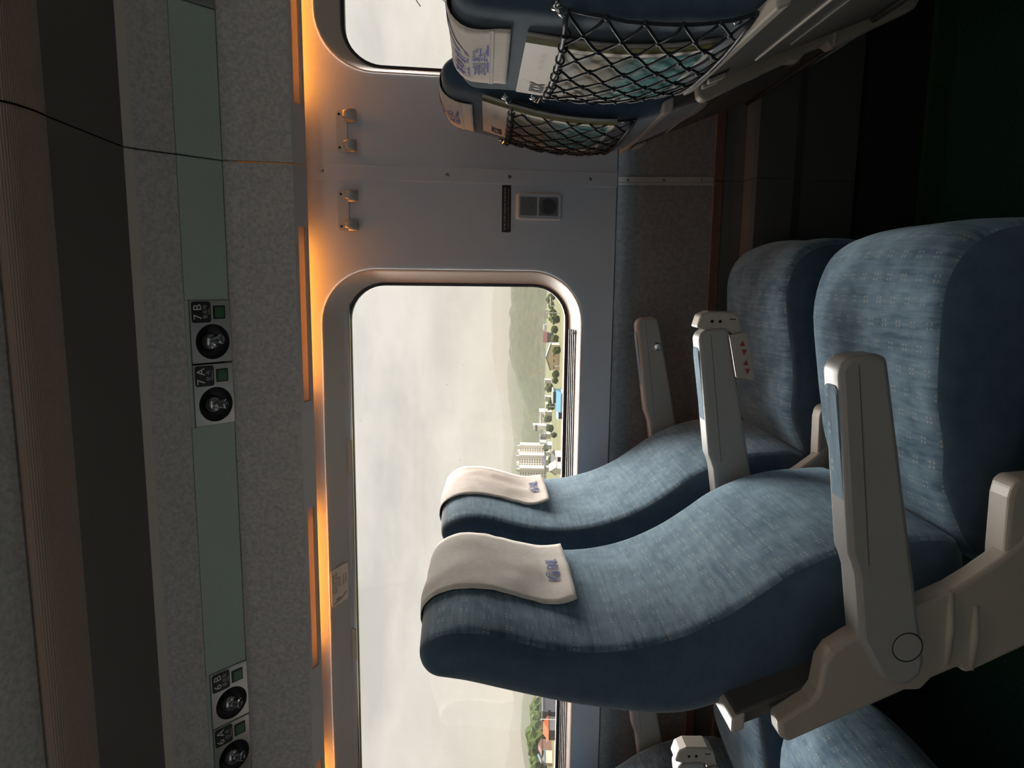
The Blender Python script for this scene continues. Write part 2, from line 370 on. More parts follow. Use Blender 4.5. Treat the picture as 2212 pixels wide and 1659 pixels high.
def wall_cell(name_wall, cx0, cx1, wx0, wx1, Y, parent):
    o = rloop(wx0, wx1, WO['z0'], WO['z1'], WO['r']); big = rloop(wx0, wx1, WO['z0'], WO['z1'], WO['r'], outer=(cx0, cx1, -0.3557, 0.62))
    rings = [[(x, Y(z), z) for x, z in lerp2(o, big, t)] for t in (0, .34, .67, 1)]
    mb = MB().grid(rings, closed_v=True)
    b = big[0]
    return mb.build('wall_panel', 'wall_plastic', parent, smooth=False)
def window(name, wx0, wx1, Y, full=True, blind=None):
    w = thing(name, ((wx0+wx1)/2, Y(-.27), -.27), kind='structure')
    o = rloop(wx0, wx1, WO['z0'], WO['z1'], WO['r']); i_ = rloop(wx0+.037, wx1-.037, WI['z0'], WI['z1'], WI['r'])
    rings = []
    for t, d in ((0, -.0015), (.04, -.003), (.10, -.0005), (.2, .010), (.45, .038), (.75, .066), (.95, .086), (1.0, .090), (1.02, .098)):
        rings.append([(x, Y(z, d), z) for x, z in lerp2(o, i_, t)])
    MB().grid(rings, closed_v=True).build('bezel', 'bezel', w, smooth=True)
    g0 = lerp2(o, i_, 1.0); g1 = rloop(wx0+.045, wx1-.045, WI['z0']+.008, WI['z1']-.008, WI['r']-.008)
    rings = [[(x, Y(z, d), z) for x, z in lerp2(g0, g1, t)] for t, d in ((-.05, .090), (.15, .0865), (.5, .088), (.55, .092), (.95, .091), (1.0, .100), (1.0, .115))]
    MB().grid(rings, closed_v=True).build('gasket', 'rubber', w, smooth=True)
    pane = rloop(wx0+.04, wx1-.04, WI['z0']+.003, WI['z1']-.003, WI['r'])
    mid_ = [(min(max(p[0], wx0+.3), wx1-.3), .07) for p in pane]
    MB().grid([[(x, Y(z, .102), z) for x, z in lerp2(pane, mid_, t)] for t in (0, .3, .6, .999)], closed_v=True).build('pane', 'window_glass', w)
    return w
wl = thing('wall_left', (0, 1.98, -1.15), kind='structure')
STRIP = 0.268; PITCH3 = 2.79
wall_cell('l', STRIP-PITCH3, STRIP, STRIP-PITCH3+.248, STRIP-.248, yl, wl)
wall_cell('l', STRIP, STRIP+PITCH3, STRIP+.247, STRIP+PITCH3-.248, yl, wl)
W1 = window('window_1', STRIP-PITCH3+.248, STRIP-.248, yl)
W2 = window('window_2', STRIP+.247, STRIP+PITCH3-.248, yl)
# felt dado, brown strip, heater duct below the window panels
def below(x0, x1, pr):
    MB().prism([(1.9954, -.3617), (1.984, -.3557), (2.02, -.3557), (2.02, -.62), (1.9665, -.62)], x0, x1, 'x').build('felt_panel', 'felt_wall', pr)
    MB().prism([(1.9625, -.618), (2.0, -.618), (2.0, -.645), (1.9625, -.645)], x0, x1, 'x').build('brown_strip', 'brown_trim', pr, bevel=.002)
    MB().prism([(1.968, -.645), (2.02, -.645), (2.02, -.70), (1.963, -.70)], x0, x1, 'x').build('lower_panel', 'duct', pr)
    MB().prism([(1.97, -.70), (1.905, -.702), (1.898, -.712), (1.898, -.812), (1.925, -.82), (1.925, -.99), (1.97, -.99)], x0, x1, 'x').build('heater_duct', 'duct', pr)
    MB().prism([(1.95, -.99), (1.90, -1.0), (1.90, -1.15), (2.02, -1.15), (2.02, -.99)], x0, x1, 'x').build('kick_panel', 'metal_black', pr)
below(X0, STRIP-.0006, wl); below(STRIP+.0006, X1, wl)
MB().box(STRIP-.05, STRIP+.05, 2.021, 2.03, -1.15, -.34).build('joint_light_stop', 'metal_black', wl)  # unseen plate, added so outside light does not leak through the joint
MB().box(STRIP-.02, STRIP+.02, 1.972, 2.0, -1.15, -.64).build('joint_light_stop', 'metal_black', wl)  # second added plate, blocks the leak between the lower panels and ducts
for a, b in ((X0, STRIP-PITCH3), (STRIP+PITCH3, X1)):
    MB().grid([[(x, yl(z), z) for z in (-.3557, .11, .2658, .4542, .62)] for x in (a, b)]).build('wall_panel', 'wall_plastic', wl)
wr = thing('wall_right', (0, yr(-.36), -1.15), kind='structure')
wall_cell('r', STRIP-PITCH3, STRIP, STRIP-PITCH3+.248, STRIP-.248, yr, wr)
wall_cell('r', STRIP, STRIP+PITCH3, STRIP+.247, STRIP+PITCH3-.248, yr, wr)
W3 = window('window_3', STRIP-PITCH3+.248, STRIP-.248, yr); W4 = window('window_4', STRIP+.247, STRIP+PITCH3-.248, yr)
for a, b in ((X0, STRIP-PITCH3), (STRIP+PITCH3, X1)):
    MB().grid([[(x, yr(z), z) for z in (-.3557, .11, .2658, .4542, .62)] for x in (a, b)]).build('wall_panel', 'wall_plastic', wr)
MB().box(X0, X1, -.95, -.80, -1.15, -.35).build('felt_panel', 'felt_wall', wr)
MB().box(X0, X1, -.95, -.70, .615, 1.0).build('upper_panel', 'felt', wr)
def screw(mb, p, n, r=.0045): mb.lathe([(r, 0), (r, .0012), (r*.6, .0022), (r*.55, .0012), (0.0001, .0010)], p, n, 12)
# cover strips over the panel joint
t1 = thing('trim_1', (STRIP, yl(0), -.356), kind='structure')
pr = [(-.357), .11, .2658, .4542, .50]
MB().grid([[(x, yl(z, d), z) for z in pr] for x, d in ((.2485, 0), (.2495, -.0025), (.287, -.0025), (.288, 0))]).build('cover_strip', 'wall_plastic', t1)
for z in (.424, .104, -.061, -.281):
    mb = MB(); screw(mb, (STRIP, yl(z, -.0025), z), (0, -1, -.1)); mb.build('screw', 'dark_chrome', t1, smooth=False)
t2 = thing('trim_2', (STRIP, 1.98, -.62), kind='structure')
def yf(z): return interp(z, [-.62, -.3617], [1.9665, 1.9954])
MB().grid([[(x, yf(z)+d, z) for z in (-.6195, -.362)] for x, d in ((.2565, 0), (.2565, -.003), (.2625, -.003), (.2632, -.0015), (.2645, -.0015), (.265, -.003), (.2785, -.003), (.2785, 0))]).build('cover_strip', 'aluminium', t2)
t2.children[0].data.materials[0] = MATS['aluminium_dull']
for z in (-.388, -.485, -.584):
    mb = MB(); screw(mb, (.2695, yf(z)-.003, z), (0, -1, 0), .0038); mb.build('screw', 'dark_chrome', t2)

# ---- window 1 furniture: sill rail, blind bar, clips, sticker
def ysill(z, d): return yl(z, d)
mb = MB(); xa, xb = STRIP-PITCH3+.40, -.145
for k, (z, d) in enumerate(((-.2425, .076), (-.2465, .065), (-.2505, .053), (-.2545, .041))):
    mb.prism([(yl(z, d)-.003, z-.0010), (yl(z, d)-.004, z+.0004), (yl(z, d)+.004, z+.0010), (yl(z, d)+.006, z-.003)], xa, xb, 'x')
mb.build('blind_rail', 'aluminium_dull', W1, auto=30)
MB().prism([(yl(-.24, .082), -.2405), (yl(-.255, .036), -.2575), (yl(-.255, .050), -.2620), (yl(-.24, .096), -.2425)], xa, xb, 'x').build('rail_base', 'rubber', W1)
mb = MB(); mb.box(xb-.012, xb-.006, yl(-.25, .040), yl(-.25, .052), -.2525, -.247); mb.build('rail_clip', 'chrome', W1, bevel=.001)
xr0, xr1 = STRIP-PITCH3+.33, -.072
MB().prism([(yl(.39, .070), .402), (yl(.39, .088), .404), (yl(.38, .090), .3845), (yl(.38, .078), .3845)], xr0, xr1, 'x').build('blind_cassette', 'grey_trim', W1, bevel=.002)
MB().prism([(yl(.38, .077), .3845), (yl(.38, .088), .3855), (yl(.378, .088), .3785), (yl(.378, .079), .3785)], xr0, xr1, 'x').build('blind_bar', 'aluminium', W1, bevel=.001)
for a, b in ((-.565, -.455), (-1.14, -1.03), (-1.72, -1.61)):
    MB().prism([(a, .392), (b, .392), (b-.008, .378), (a+.008, .378)], yl(.38, .072), yl(.38, .077), 'y').build('blind_clip', 'tan_trim', W1, bevel=.001)

# ---- luggage rack above the windows
RK = [(1.8313, .4473), (1.7833, .4686), (1.7595, .6274), (1.6782, .7007), (1.6100, .7658), (1.6001, .7766), (1.3015, .7613)]
rack = thing('luggage_rack', (STRIP, 1.55, .45), 'long grey felt luggage rack with green reading lamp band above the windows', 'luggage rack')
def slab(p, q, t, x0, x1, name, mt, bevel=0.0, uvd=False):
    p = Vector(p); q = Vector(q); d = (q-p).normalized(); n = Vector((-d[1], d[0]))     # turned away from the cabin
    if n.dot(Vector((1, 1))) < 0: n = -n
    return MB().prism([p, q, q+n*t, p+n*t], x0, x1, 'x').build(name, mt, rack, bevel=bevel)
SL = [(-2.53+.3, -1.78), (-1.77+.02, -1.32), (-1.055, -.605), (-.32, .12), (.41, .85), (1.14, 1.58), (1.87, 2.31)]
SL = [(-1.785, -1.335), (-1.055, -.605), (-.32, .12), (.41, .85), (1.14, 1.58), (1.87, 2.31)]
for x0, x1 in ((X0, STRIP-.0018), (STRIP+.0018, X1)):
    slab(RK[1], RK[2], .012, x0, x1, 'lower_felt_panel', 'felt', .002)
    cuts = sorted([c for c in ((-1.3055, -1.0035), (-.3630, -.0600), (.6025, .7525)) if x0 < c[0] < x1]); ca = x0
    for c in cuts + [(x1, None)]:
        slab((RK[2][0]-.0006, RK[2][1]+.0006), (RK[3][0]+.0006, RK[3][1]-.0006), .010, ca, c[0], 'green_band', 'green_band', .001); ca = c[1]
    for c in cuts: MB().prism([(RK[2][0], RK[2][1]), (RK[3][0], RK[3][1]), (RK[3][0]+.03, RK[3][1]+.036), (RK[2][0]+.03, RK[2][1]+.036)], c[0]-.001, c[0], 'x').build('lamp_recess', 'dark_panel', rack)
    for c in cuts: slab((RK[2][0]+.02, RK[2][1]+.024), (RK[3][0]+.02, RK[3][1]+.024), .004, c[0], c[1], 'lamp_recess', 'dark_panel')
    for c in cuts:
        p_, q_ = Vector(RK[2]), Vector(RK[3]); d_ = (q_-p_); slab(p_+d_*.918, q_, .006, c[0], c[1], 'green_band', 'green_band')
    slab(RK[3], RK[4], .012, x0, x1, 'upper_felt_panel', 'felt', .002)
    slab((RK[4][0]+.002, RK[4][1]-.0045), (RK[5][0]-.0045, RK[5][1]-.0005), .012, x0, x1, 'edge_strip', 'tan_trim', .001)
    MB().prism([RK[5], RK[6], (1.30, .775), (1.60, .79)], x0, x1, 'x').build('underside_panel', 'dark_panel', rack)
    nz = [(1.302, .7606), (1.285, .7585), (1.265, .7570), (1.245, .7580), (1.222, .7600), (1.204, .7650), (1.192, .7730), (1.189, .783), (1.198, .792), (1.222, .797), (1.26, .797), (1.302, .795), (1.302, .775)]
    mb = MB(); s = 0; uvs = []
    pts = nz; arc = [0]
    for i in range(1, len(pts)): arc.append(arc[-1] + math.dist(pts[i], pts[i-1]))
    mb.grid([[(x, p[0], p[1]) for p in pts] for x in (x0, x1)], uv=[[(x, a) for a in arc] for x in (x0, x1)])
    mb.build('front_roll', 'ribbed_brown', rack, smooth=True)
    # light trim with slots
    p, q = Vector(RK[1]), Vector(RK[0]); d = q-p; n = Vector((.35, 1.0)).normalized()*.006
    def band(mb, s0, s1, a, b): mb.prism([p+d*s0, p+d*s1, p+d*s1+n, p+d*s0+n], a, b, 'x')
    mb = MB(); band(mb, 0, .24, x0, x1); band(mb, .80, 1.0, x0, x1); c = x0
    for a, b in [z for z in SL if x0 < z[0] < x1]:
        band(mb, .24, .80, c, a); c = b
    band(mb, .24, .80, c, x1)
    mb.prism([q, q+n, (q[0]+.003, q[1]+.030), (q[0], q[1]+.030)], x0, x1, 'x') if False else None
    mb.build('light_trim', 'grey_trim', rack)
for a, b in SL:
    p, q = Vector(RK[1]), Vector(RK[0]); d = q-p; n = Vector((.35, 1.0)).normalized()
    MB().prism([p+d*.2+n*.0075, p+d*.84+n*.0075, p+d*.84+n*.0095, p+d*.2+n*.0095], a-.01, b+.01, 'x').build('lamp_diffuser', 'diffuser', rack)
MB().prism([(1.768, .60), (1.874, .60), (1.876, .615), (1.768, .615)], X0, X1, 'x').build('cove_top', 'felt', rack)
MB().prism([(1.895, .615), (1.98, .615), (1.98, .98), (1.87, .98)], X0, X1, 'x').build('upper_panel', 'felt', wl)
for k, (a, b) in enumerate(SL):
    t = thing('cove_lamp', ((a+b)/2, 1.852, .505), ['warm orange tube lamp hidden above the sixth seat row, over the long window', 'warm orange tube lamp behind the slot above the orange sticker', 'warm orange tube lamp behind the slot above the 7A and 7B lamp plates', 'warm orange tube lamp behind the slot above the short visible window', 'warm orange tube lamp beyond the front seat row', 'warm orange tube lamp farthest along the rack past the front seats'][k], 'lamp', 'cove lamps behind the rack trim')
    MB().tube([(a+.02, 1.852, .505), (b-.02, 1.852, .505)], .011, 10).build('tube', 'lamp_glow', t, smooth=True)
    for x in (a+.01, b-.01): MB().lathe([(.014, -.012), (.014, .012)], (x, 1.852, .505), (1, 0, 0), 12).build('socket', 'black_plastic', t)

# ---- reading lamps on the green band
PB, PT_ = Vector((0, RK[2][0], RK[2][1])), Vector((0, RK[3][0], RK[3][1])); BL = (PT_-PB).length; BU = (PT_-PB)/BL; BN = Vector((1, 0, 0)).cross(BU)  # BN points into the cabin
if BN.y > 0: BN = -BN
def bandP(x, s, h=0.0): q = PB + BU*s + BN*h; return Vector((x, q.y, q.z))
def reading_lamp(xl, seat, aisle, aim, label):
    w, hgt = .149, .099; s0 = .001
    t = thing('reading_lamp', bandP(xl + w/2, s0), label, 'reading lamp', 'reading lamps on the green band')
    cx, cs, r = xl + .050, .0475, .0425
    # plate with a round hole
    loop = [(cx + r*math.cos(a), cs + r*math.sin(a)) for a in [2*math.pi*k/48 for k in range(48)]]
    def sq(a):
        c, s = math.cos(a), math.sin(a); k = []
        if c > 1e-6: k.append((xl+w-cx)/c)
        if c < -1e-6: k.append((xl-cx)/c)
        if s > 1e-6: k.append((s0+hgt-cs)/s)
        if s < -1e-6: k.append((s0-cs)/s)
        m_ = min(k); return (cx+c*m_, cs+s*m_)
    ang = sorted([2*math.pi*k/48 for k in range(48)] + [math.atan2(b-cs, a-cx) % (2*math.pi) for a in (xl, xl+w) for b in (s0, s0+hgt)])
    hole = [(cx+r*math.cos(a), cs+r*math.sin(a)) for a in ang]; rim = [sq(a) for a in ang]
    rings = [[bandP(*p, -.001) for p in rim], [bandP(*p, .003) for p in rim], [bandP(*p, .004) for p in lerp2(rim, hole, .03)], [bandP(*p, .004) for p in hole], [bandP(*p, -.002) for p in hole]]
    MB().grid(rings, closed_v=True).build('plate', 'lamp_plate', t)
    o = bandP(cx, cs, 0); prof = [(.0425, .002), (.040, -.006), (.034, -.014), (.024, -.019), (.001, -.020)]
    mb = MB(); mb.lathe(prof, o, BN, 40, cap0=False, cap1=True); mb.build('bowl', 'lamp_bowl', t, smooth=True)
    ec = bandP(cx, cs + .006, -.004); ball = MB().ball(ec, .0235, 20, 12); ball.build('eyeball', 'dark_chrome', t, smooth=True)
    ad = (BN + Vector((1, 0, 0))*aim[0] + BU*aim[1]).normalized()
    MB().lathe([(.0125, .012), (.0125, .034), (.0105, .036), (.0098, .036), (.0098, .022), (.001, .022)], ec, ad, 24, True, True).build('nozzle', 'chrome', t, auto=30)
    lx0, lx1, ls0, ls1 = xl+.0965, xl+w-.0025, .0495, .0965
    lp = rloop(lx0, lx1, ls0, ls1, .006, 4, 1)
    mb = MB(); n = len(lp); mb.add([bandP(*p, .0040) for p in lp] + [bandP(*p, .0048) for p in lp], [tuple(range(n, 2*n))] + [(i, (i+1) % n, n+(i+1) % n, n+i) for i in range(n)])
    pl = mb.build('seat_plate', 'label_black', t)
    f = lambda ox, oy: (lambda x, y: bandP(lx0 + ox + x, ls0 + oy + y, .0053))
    mb = MB(); mb.text(seat, .028, f(.0255, .033)); mb.build('seat_number', 'print_white', pl)
    mb = MB(); mb.text('통로측' if aisle else '창 측', .0125, f(.0255, .0145)); mb.build('korean_print', 'print_dim', pl)
    mb = MB(); mb.text('Aisle' if aisle else 'Window', .0068, f(.0255, .0050)); mb.build('english_print', 'print_dim', pl)
    bx0, bx1, bs0, bs1 = xl+.104, xl+.136, .014, .044
    mb = MB(); mb.add([bandP(a, s, h) for h in (.004, .0055) for a, s in ((bx0, bs0), (bx1, bs0), (bx1, bs1), (bx0, bs1))], [(4, 5, 6, 7), (0, 1, 5, 4), (1, 2, 6, 5), (2, 3, 7, 6), (3, 0, 4, 7)])
    mb.build('switch_frame', 'black_plastic', t)
    e = .0038; mb = MB(); mb.add([bandP(a, s, h) for h in (.0052, .0068) for a, s in ((bx0+e, bs0+e), (bx1-e, bs0+e), (bx1-e, bs1-e), (bx0+e, bs1-e))], [(4, 5, 6, 7), (0, 1, 5, 4), (1, 2, 6, 5), (2, 3, 7, 6), (3, 0, 4, 7)])
    mb.build('switch', 'button_green', t)
    return t
reading_lamp(-.2095, '7 B', True, (.25, -.55), 'reading lamp plate with the number 7 B beside a green switch')
reading_lamp(-.3625, '7 A', False, (.05, -.75), 'reading lamp plate with the number 7 A beside a green switch')
reading_lamp(-1.1530, '6 B', True, (.1, -.6), 'reading lamp plate with the number 6 B, nozzle aimed down')
reading_lamp(-1.3050, '6 A', False, (.1, -.6), 'reading lamp plate with the number 6 A, cut by the picture edge')
reading_lamp(.603, '8 A', False, (.1, -.6), 'reading lamp plate over the front row, only its corner showing')

# ---- coat hooks
def coat_hook(x0, label):
    z0, z1 = .358, .386; x1 = x0 + .103; zc = .37
    t = thing('coat_hook', (x0+.05, yl(.36), .335), label, 'coat hook', 'coat hooks on the wall panel')
    lp = rloop(x0, x1, z0, z1, .007, 4, 1); n = len(lp)
    MB().add([(x, yl(z), z) for x, z in lp] + [(x, yl(z, -.004), z) for x, z in lp], [tuple(range(n, 2*n))] + [(i, (i+1) % n, n+(i+1) % n, n+i) for i in range(n)]).build('back_plate', 'hook_metal', t, bevel=.001)
    for cx in (x0 + .0145, x1 - .0145):
        # strap that drops from the plate, swings out and curls back up
        prof = [(0, .360), (0, .345), (-.004, .338), (-.012, .3345), (-.020, .337), (-.0255, .344), (-.0275, .353), (-.0265, .364)]
        P = []
        for dx in (-.0145, .0145):
            pass
        w = [.0145, .0145, .0145, .0145, .0142, .0135, .0120, .0080]
        a = [[(cx + sx*wi, yl(z, -.0045) + y, z) for sx in (-1, -.5, 0, .5, 1)] for (y, z), wi in zip(prof, w)]
        MB().grid(a).build('hook', 'hook_metal', t, smooth=True, solid=.0035)
    for cx in (x0 + .0145, x1 - .0145):
        mb = MB(); mb.lathe([(.0034, 0), (.0034, .001), (.002, .001), (.0019, .0002), (.0001, .0002)], (cx-.004 if cx < x0+.05 else cx+.004, yl(.378, -.004), .378), (0, -1, -.12), 10); mb.build('screw', 'metal_black', t)
    return t
coat_hook(.3165, 'grey double coat hook beside the smaller visible window')
coat_hook(.1180, 'grey double coat hook beside the corner of the long window')

# ---- power outlet and its sticker
ot = thing('power_outlet', (.192, yl(-.20), -.206), 'grey wall outlet with usb port above a round socket', 'power outlet')
lp = rloop(.156, .228, -.206, -.079, .008, 5, 1)
rings = [[(x, yl(z, -d), z) for x, z in lerp2(lp, [(.192, -.1425)]*len(lp), t)] for t, d in ((0, 0), (.02, .004), (.10, .0085), (.16, .0085), (.16, .005), (1.0, .005))]
MB().grid(rings, closed_v=True).build('face_frame', 'wall_plastic', ot)
for (z0, z1), nm in (((-.1355, -.0915), 'usb_insert'), ((-.1930, -.1415), 'socket_insert')):
    q = rloop(.168, .216, z0, z1, .003, 3, 1); n = len(q)
    MB().add([(x, yl(z, -.005), z) for x, z in q] + [(x, yl(z, -.0085), z) for x, z in q], [tuple(range(n, 2*n))] + [(i, (i+1) % n, n+(i+1) % n, n+i) for i in range(n)]).build(nm, 'outlet_dark', ot, bevel=.0008)
ins = {c.name.split('.')[0]: c for c in ot.children}
MB().box(.186, .198, yl(-.12, -.0092), yl(-.12, -.008), -.1215, -.1170).build('usb_port', 'outlet_hole', ins['usb_insert'])
MB().box(.187, .197, yl(-.12, -.0098), yl(-.12, -.0085), -.1186, -.1178).build('usb_tongue', 'print_dim', ins['usb_insert'])
for x in (.188, .196): MB().lathe([(.0012, 0), (.0012, .0012)], (x, yl(-.103, -.0085), -.104), (0, -1, 0), 8).build('indicator', 'outlet_hole', ins['usb_insert'])
mb = MB(); mb.lathe([(.0215, .0), (.0215, .0012), (.0195, .0012), (.0185, -.003), (.0005, -.003)], (.192, yl(-.167, -.0085), -.1672), (0, -1, -.09), 32); mb.build('socket_face', 'outlet_hole', ins['socket_insert'])
for x in (.1825, .2015): MB().lathe([(.0024, -.001), (.0024, .0004)], (x, yl(-.167, -.006), -.1672), (0, -1, -.09), 10).build('pin_hole', 'black_plastic', ins['socket_insert'])
def plate(x0, x1, z0, z1, r, d, name, mt, parent=None, Y=yl, **kw):
    q = rloop(x0, x1, z0, z1, r, 4, 1); n = len(q)
    return MB().add([(x, Y(z, -d[0]), z) for x, z in q] + [(x, Y(z, -d[1]), z) for x, z in q], [tuple(range(n, 2*n))] + [(i, (i+1) % n, n+(i+1) % n, n+i) for i in range(n)]).build(name, mt, parent, **kw)
ns_ = thing('notice_sticker', (.1845, yl(-.066), -.066), 'narrow black notice sticker with two lines of text above the outlet', 'sticker')
plate(.1225, .2465, -.066, -.0415, .003, (0, .0008), 'backing', 'label_black', ns_)
mb = MB(); mb.text('sock1', .0078, lambda x, y: (.1845+x*1.0, yl(-.05, -.0011), -.0495+y)); mb.build('korean_line', 'print_dim', ns_)
vs = TX['sock1'][0]; wtx = max(v[0] for v in vs)*.0078*2
for o_ in ns_.children:
    if o_.name.startswith('korean'): o_.scale = (.112/wtx, 1, 1)
mb = MB(); mb.text('sock2', .0036, lambda x, y: (.1845+x*.104/(max(v[0] for v in TX['sock2'][0])*.0072), yl(-.058, -.0011), -.0590+y)); mb.build('english_line', 'print_dim', ns_)

# ---- sticker on the bezel above the window
def bezel_top(x, s):     # s: 0 at the lower end of the sticker, 1 at the upper
    z = .3985 + s*.034; d = interp(z, [.386, .3985, .426, .436], [.090, .066, .010, -.001]); return (x, yl(z, d) - .0045, z - .0025)
st = thing('instruction_sticker', (-.873, yl(.40, .06), .3985), 'small orange-lit instruction sticker with a blind drawing above the long window', 'sticker')
q = rloop(0, 1, 0, 1, .10, 4, 3); xs0, xs1 = -.929, -.818
n = len(q)
MB().add([bezel_top(xs0 + (xs1-xs0)*a, b) for a, b in q], [tuple(range(n))]).build('backing', 'sticker_tan', st, solid=.0006)
def bz(ox, oy): return lambda x, y: (lambda p: (p[0], p[1]-.0009, p[2]-.0006))(bezel_top(xs0 + ox + x, oy + y/.034))
mb = MB(); mb.text('st1', .0058, bz(.068, .68)); mb.build('korean_print', 'ink', st)
mb = MB(); mb.text('st2', .0048, bz(.068, .20)); mb.build('english_print', 'ink', st)
mb = MB()
for a, b in (((.008, .9), (.013, .45)), ((.013, .45), (.026, .10))):
    P1 = bz(0, 0)(a[0], a[1]*.034); P2 = bz(0, 0)(b[0], b[1]*.034); mb.tube([P1, P2], .0007, 5)
P1 = bz(0, 0)(.017, .70*.034); P2 = bz(0, 0)(.019, .46*.034); mb.tube([P1, P2], .0011, 5)
mb.build('drawing', 'ink', st)

# ================================================================== SEATS
def catmull(pts, k=4, closed=True):
    out_ = []; n = len(pts)
    for i in range(n if closed else n-1):
        p0, p1, p2, p3 = (Vector(pts[(i+j) % n] if closed else pts[min(max(i+j, 0), n-1)]) for j in (-1, 0, 1, 2))
        for t in [q/k for q in range(k)]:
            out_.append(.5*((2*p1) + (p2-p0)*t + (2*p0-5*p1+4*p2-p3)*t*t + (3*p1-p0-3*p2+p3)*t**3))
    if not closed: out_.append(Vector(pts[-1]))
    return out_
BACK = [(-.373, -.69), (-.369, -.62), (-.375, -.56), (-.391, -.503), (-.4175, -.447), (-.4485, -.404), (-.4815, -.357), (-.503, -.317), (-.5185, -.278),
        (-.529, -.2385), (-.5355, -.2), (-.5378, -.16), (-.5355, -.12), (-.529, -.08), (-.518, -.04), (-.509, 0), (-.507, .035), (-.512, .06), (-.521, .079), (-.533, .090),
        (-.547, .0925), (-.561, .088), (-.5725, .076), (-.580, .05), (-.5853, .026), (-.6035, -.045), (-.6204, -.116), (-.6306, -.173), (-.6388, -.23), (-.641, -.27),
        (-.638, -.305), (-.628, -.341), (-.606, -.405), (-.565, -.50), (-.52, -.60), (-.48, -.69), (-.44, -.705)]
CUSH = [(-.40, -.72), (-.30, -.664), (-.23, -.654), (-.13, -.637), (-.04, -.630), (.015, -.636), (.053, -.655), (.076, -.69), (.086, -.74), (.080, -.79), (.055, -.825), (.0, -.835), (-.20, -.835), (-.40, -.82)]
def outline(raw, k=3):
    P = catmull(raw, k); n = len(P); nr = []
    for i in range(n):
        t = (P[(i+1) % n] - P[i-1]).normalized(); nr.append(Vector((t.y, -t.x)))
    area = sum(P[i].x*P[(i+1) % n].y - P[(i+1) % n].x*P[i].y for i in range(n))
    if area < 0: nr = [-q for q in nr]
    arc = [0]
    for i in range(n): arc.append(arc[-1] + (P[(i+1) % n]-P[i]).length)
    return P, nr, arc
BP, BNR, BARC = outline(BACK); CP, CNR, CARC = outline(CUSH)
def padded(P, nr, arc, yc, w, r, bulge=0.0, front=None, name='', parent=None, dent=0.0):
    """closed cushion shape: side outline swept across the width, edges rounded"""
    st_ = []; m_ = 6
    for i in range(m_+1): a = R(90*i/m_); st_.append((-w + r*(1-math.sin(a)) if False else -w + r - r*math.cos(a), 1-math.sin(a)))
    st_ += [(-w + r + (2*w-2*r)*i/6, 0) for i in range(1, 6)]
    st_ += [(-a, b) for a, b in st_[:m_+1]][::-1]
    rows = []; uvs = []
    for y, ins_ in st_:
        row = []; uv = []
        for i, p in enumerate(P):
            rr = r if not callable(front) else r*front(p)
            q = p - nr[i]*(rr*ins_) + nr[i]*(bulge*(1-(y/w)**2))
            if nr[i].x > .3 or nr[i].y > .3:
                q = q + nr[i]*(dent*mnoise.noise(Vector((p.x*9, p.y*9, y*7+yc*3))))
            row.append((q.x, yc + y, q.y)); uv.append((y + yc*.37, arc[i]))
        uv.append((y + yc*.37, arc[-1])); rows.append(row); uvs.append(uv)
    mb = MB(); mb.grid(rows, closed_v=True, uv=uvs); n = len(P)
    for k, rw in ((0, rows[0]), (len(rows)-1, rows[-1])):
        c = (sum(p[0] for p in rw)/n, rw[0][1], sum(p[2] for p in rw)/n)
        mb.add(list(rw), [tuple(range(n))], {0: [(5, 5.003)]*n})
    nst = len(st_)-1; plain = []
    for i in range(nst):
        ym = abs((st_[i][0]+st_[i+1][0])/2)
        for j in range(n):
            nn = nr[j]; face = (nn.x > -.1 and P[j].y < .075) if name == 'backrest' else (nn.y > -.2)
            plain.append(0 if (face and ym < w-.55*r) else 1)
    plain += [1, 1]
    ob = mb.build(name, 'blue_plush', parent, smooth=True)
    ob.data.materials.append(MATS['blue_plain']); ob.data.polygons.foreach_set('material_index', plain)
    bm = bmesh.new(); bm.from_mesh(ob.data); bmesh.ops.remove_doubles(bm, verts=bm.verts, dist=1e-5); bmesh.ops.recalc_face_normals(bm, faces=bm.faces); bm.to_mesh(ob.data); bm.free()
    return ob
FI = [i for i, p in enumerate(BP)]
def arc_at(idx, frac=0.0): return BARC[idx]*(1-frac) + BARC[idx+1]*frac
def back_pt(s, off=0.0):
    if 0 <= s <= BARC[-1]:
        i = min(max(bisect.bisect_left(BARC, s) - 1, 0), len(BP)-1)
        if True:
            t = (s-BARC[i])/max(BARC[i+1]-BARC[i], 1e-9); j = (i+1) % len(BP)
            p = BP[i].lerp(BP[j], t); n = BNR[i].lerp(BNR[j], t).normalized(); return p + n*off, n
    return BP[0], BNR[0]
def s_front(z):     # arc length on the front face at height z
    for i in range(1, len(BP)):
        if BP[i-1].y <= z <= BP[i].y and BP[i].x > -.545 and i < 20*3+1: return BARC[i-1] + (BARC[i]-BARC[i-1])*(z-BP[i-1].y)/(BP[i].y-BP[i-1].y)
def s_rear(z):
    for i in range(20*3, len(BP)):
        if BP[i].y <= z <= BP[i-1].y: return BARC[i-1] + (BARC[i]-BARC[i-1])*(z-BP[i-1].y)/(BP[i].y-BP[i-1].y)
def x_rear(z): return back_pt(s_rear(z))[0].x

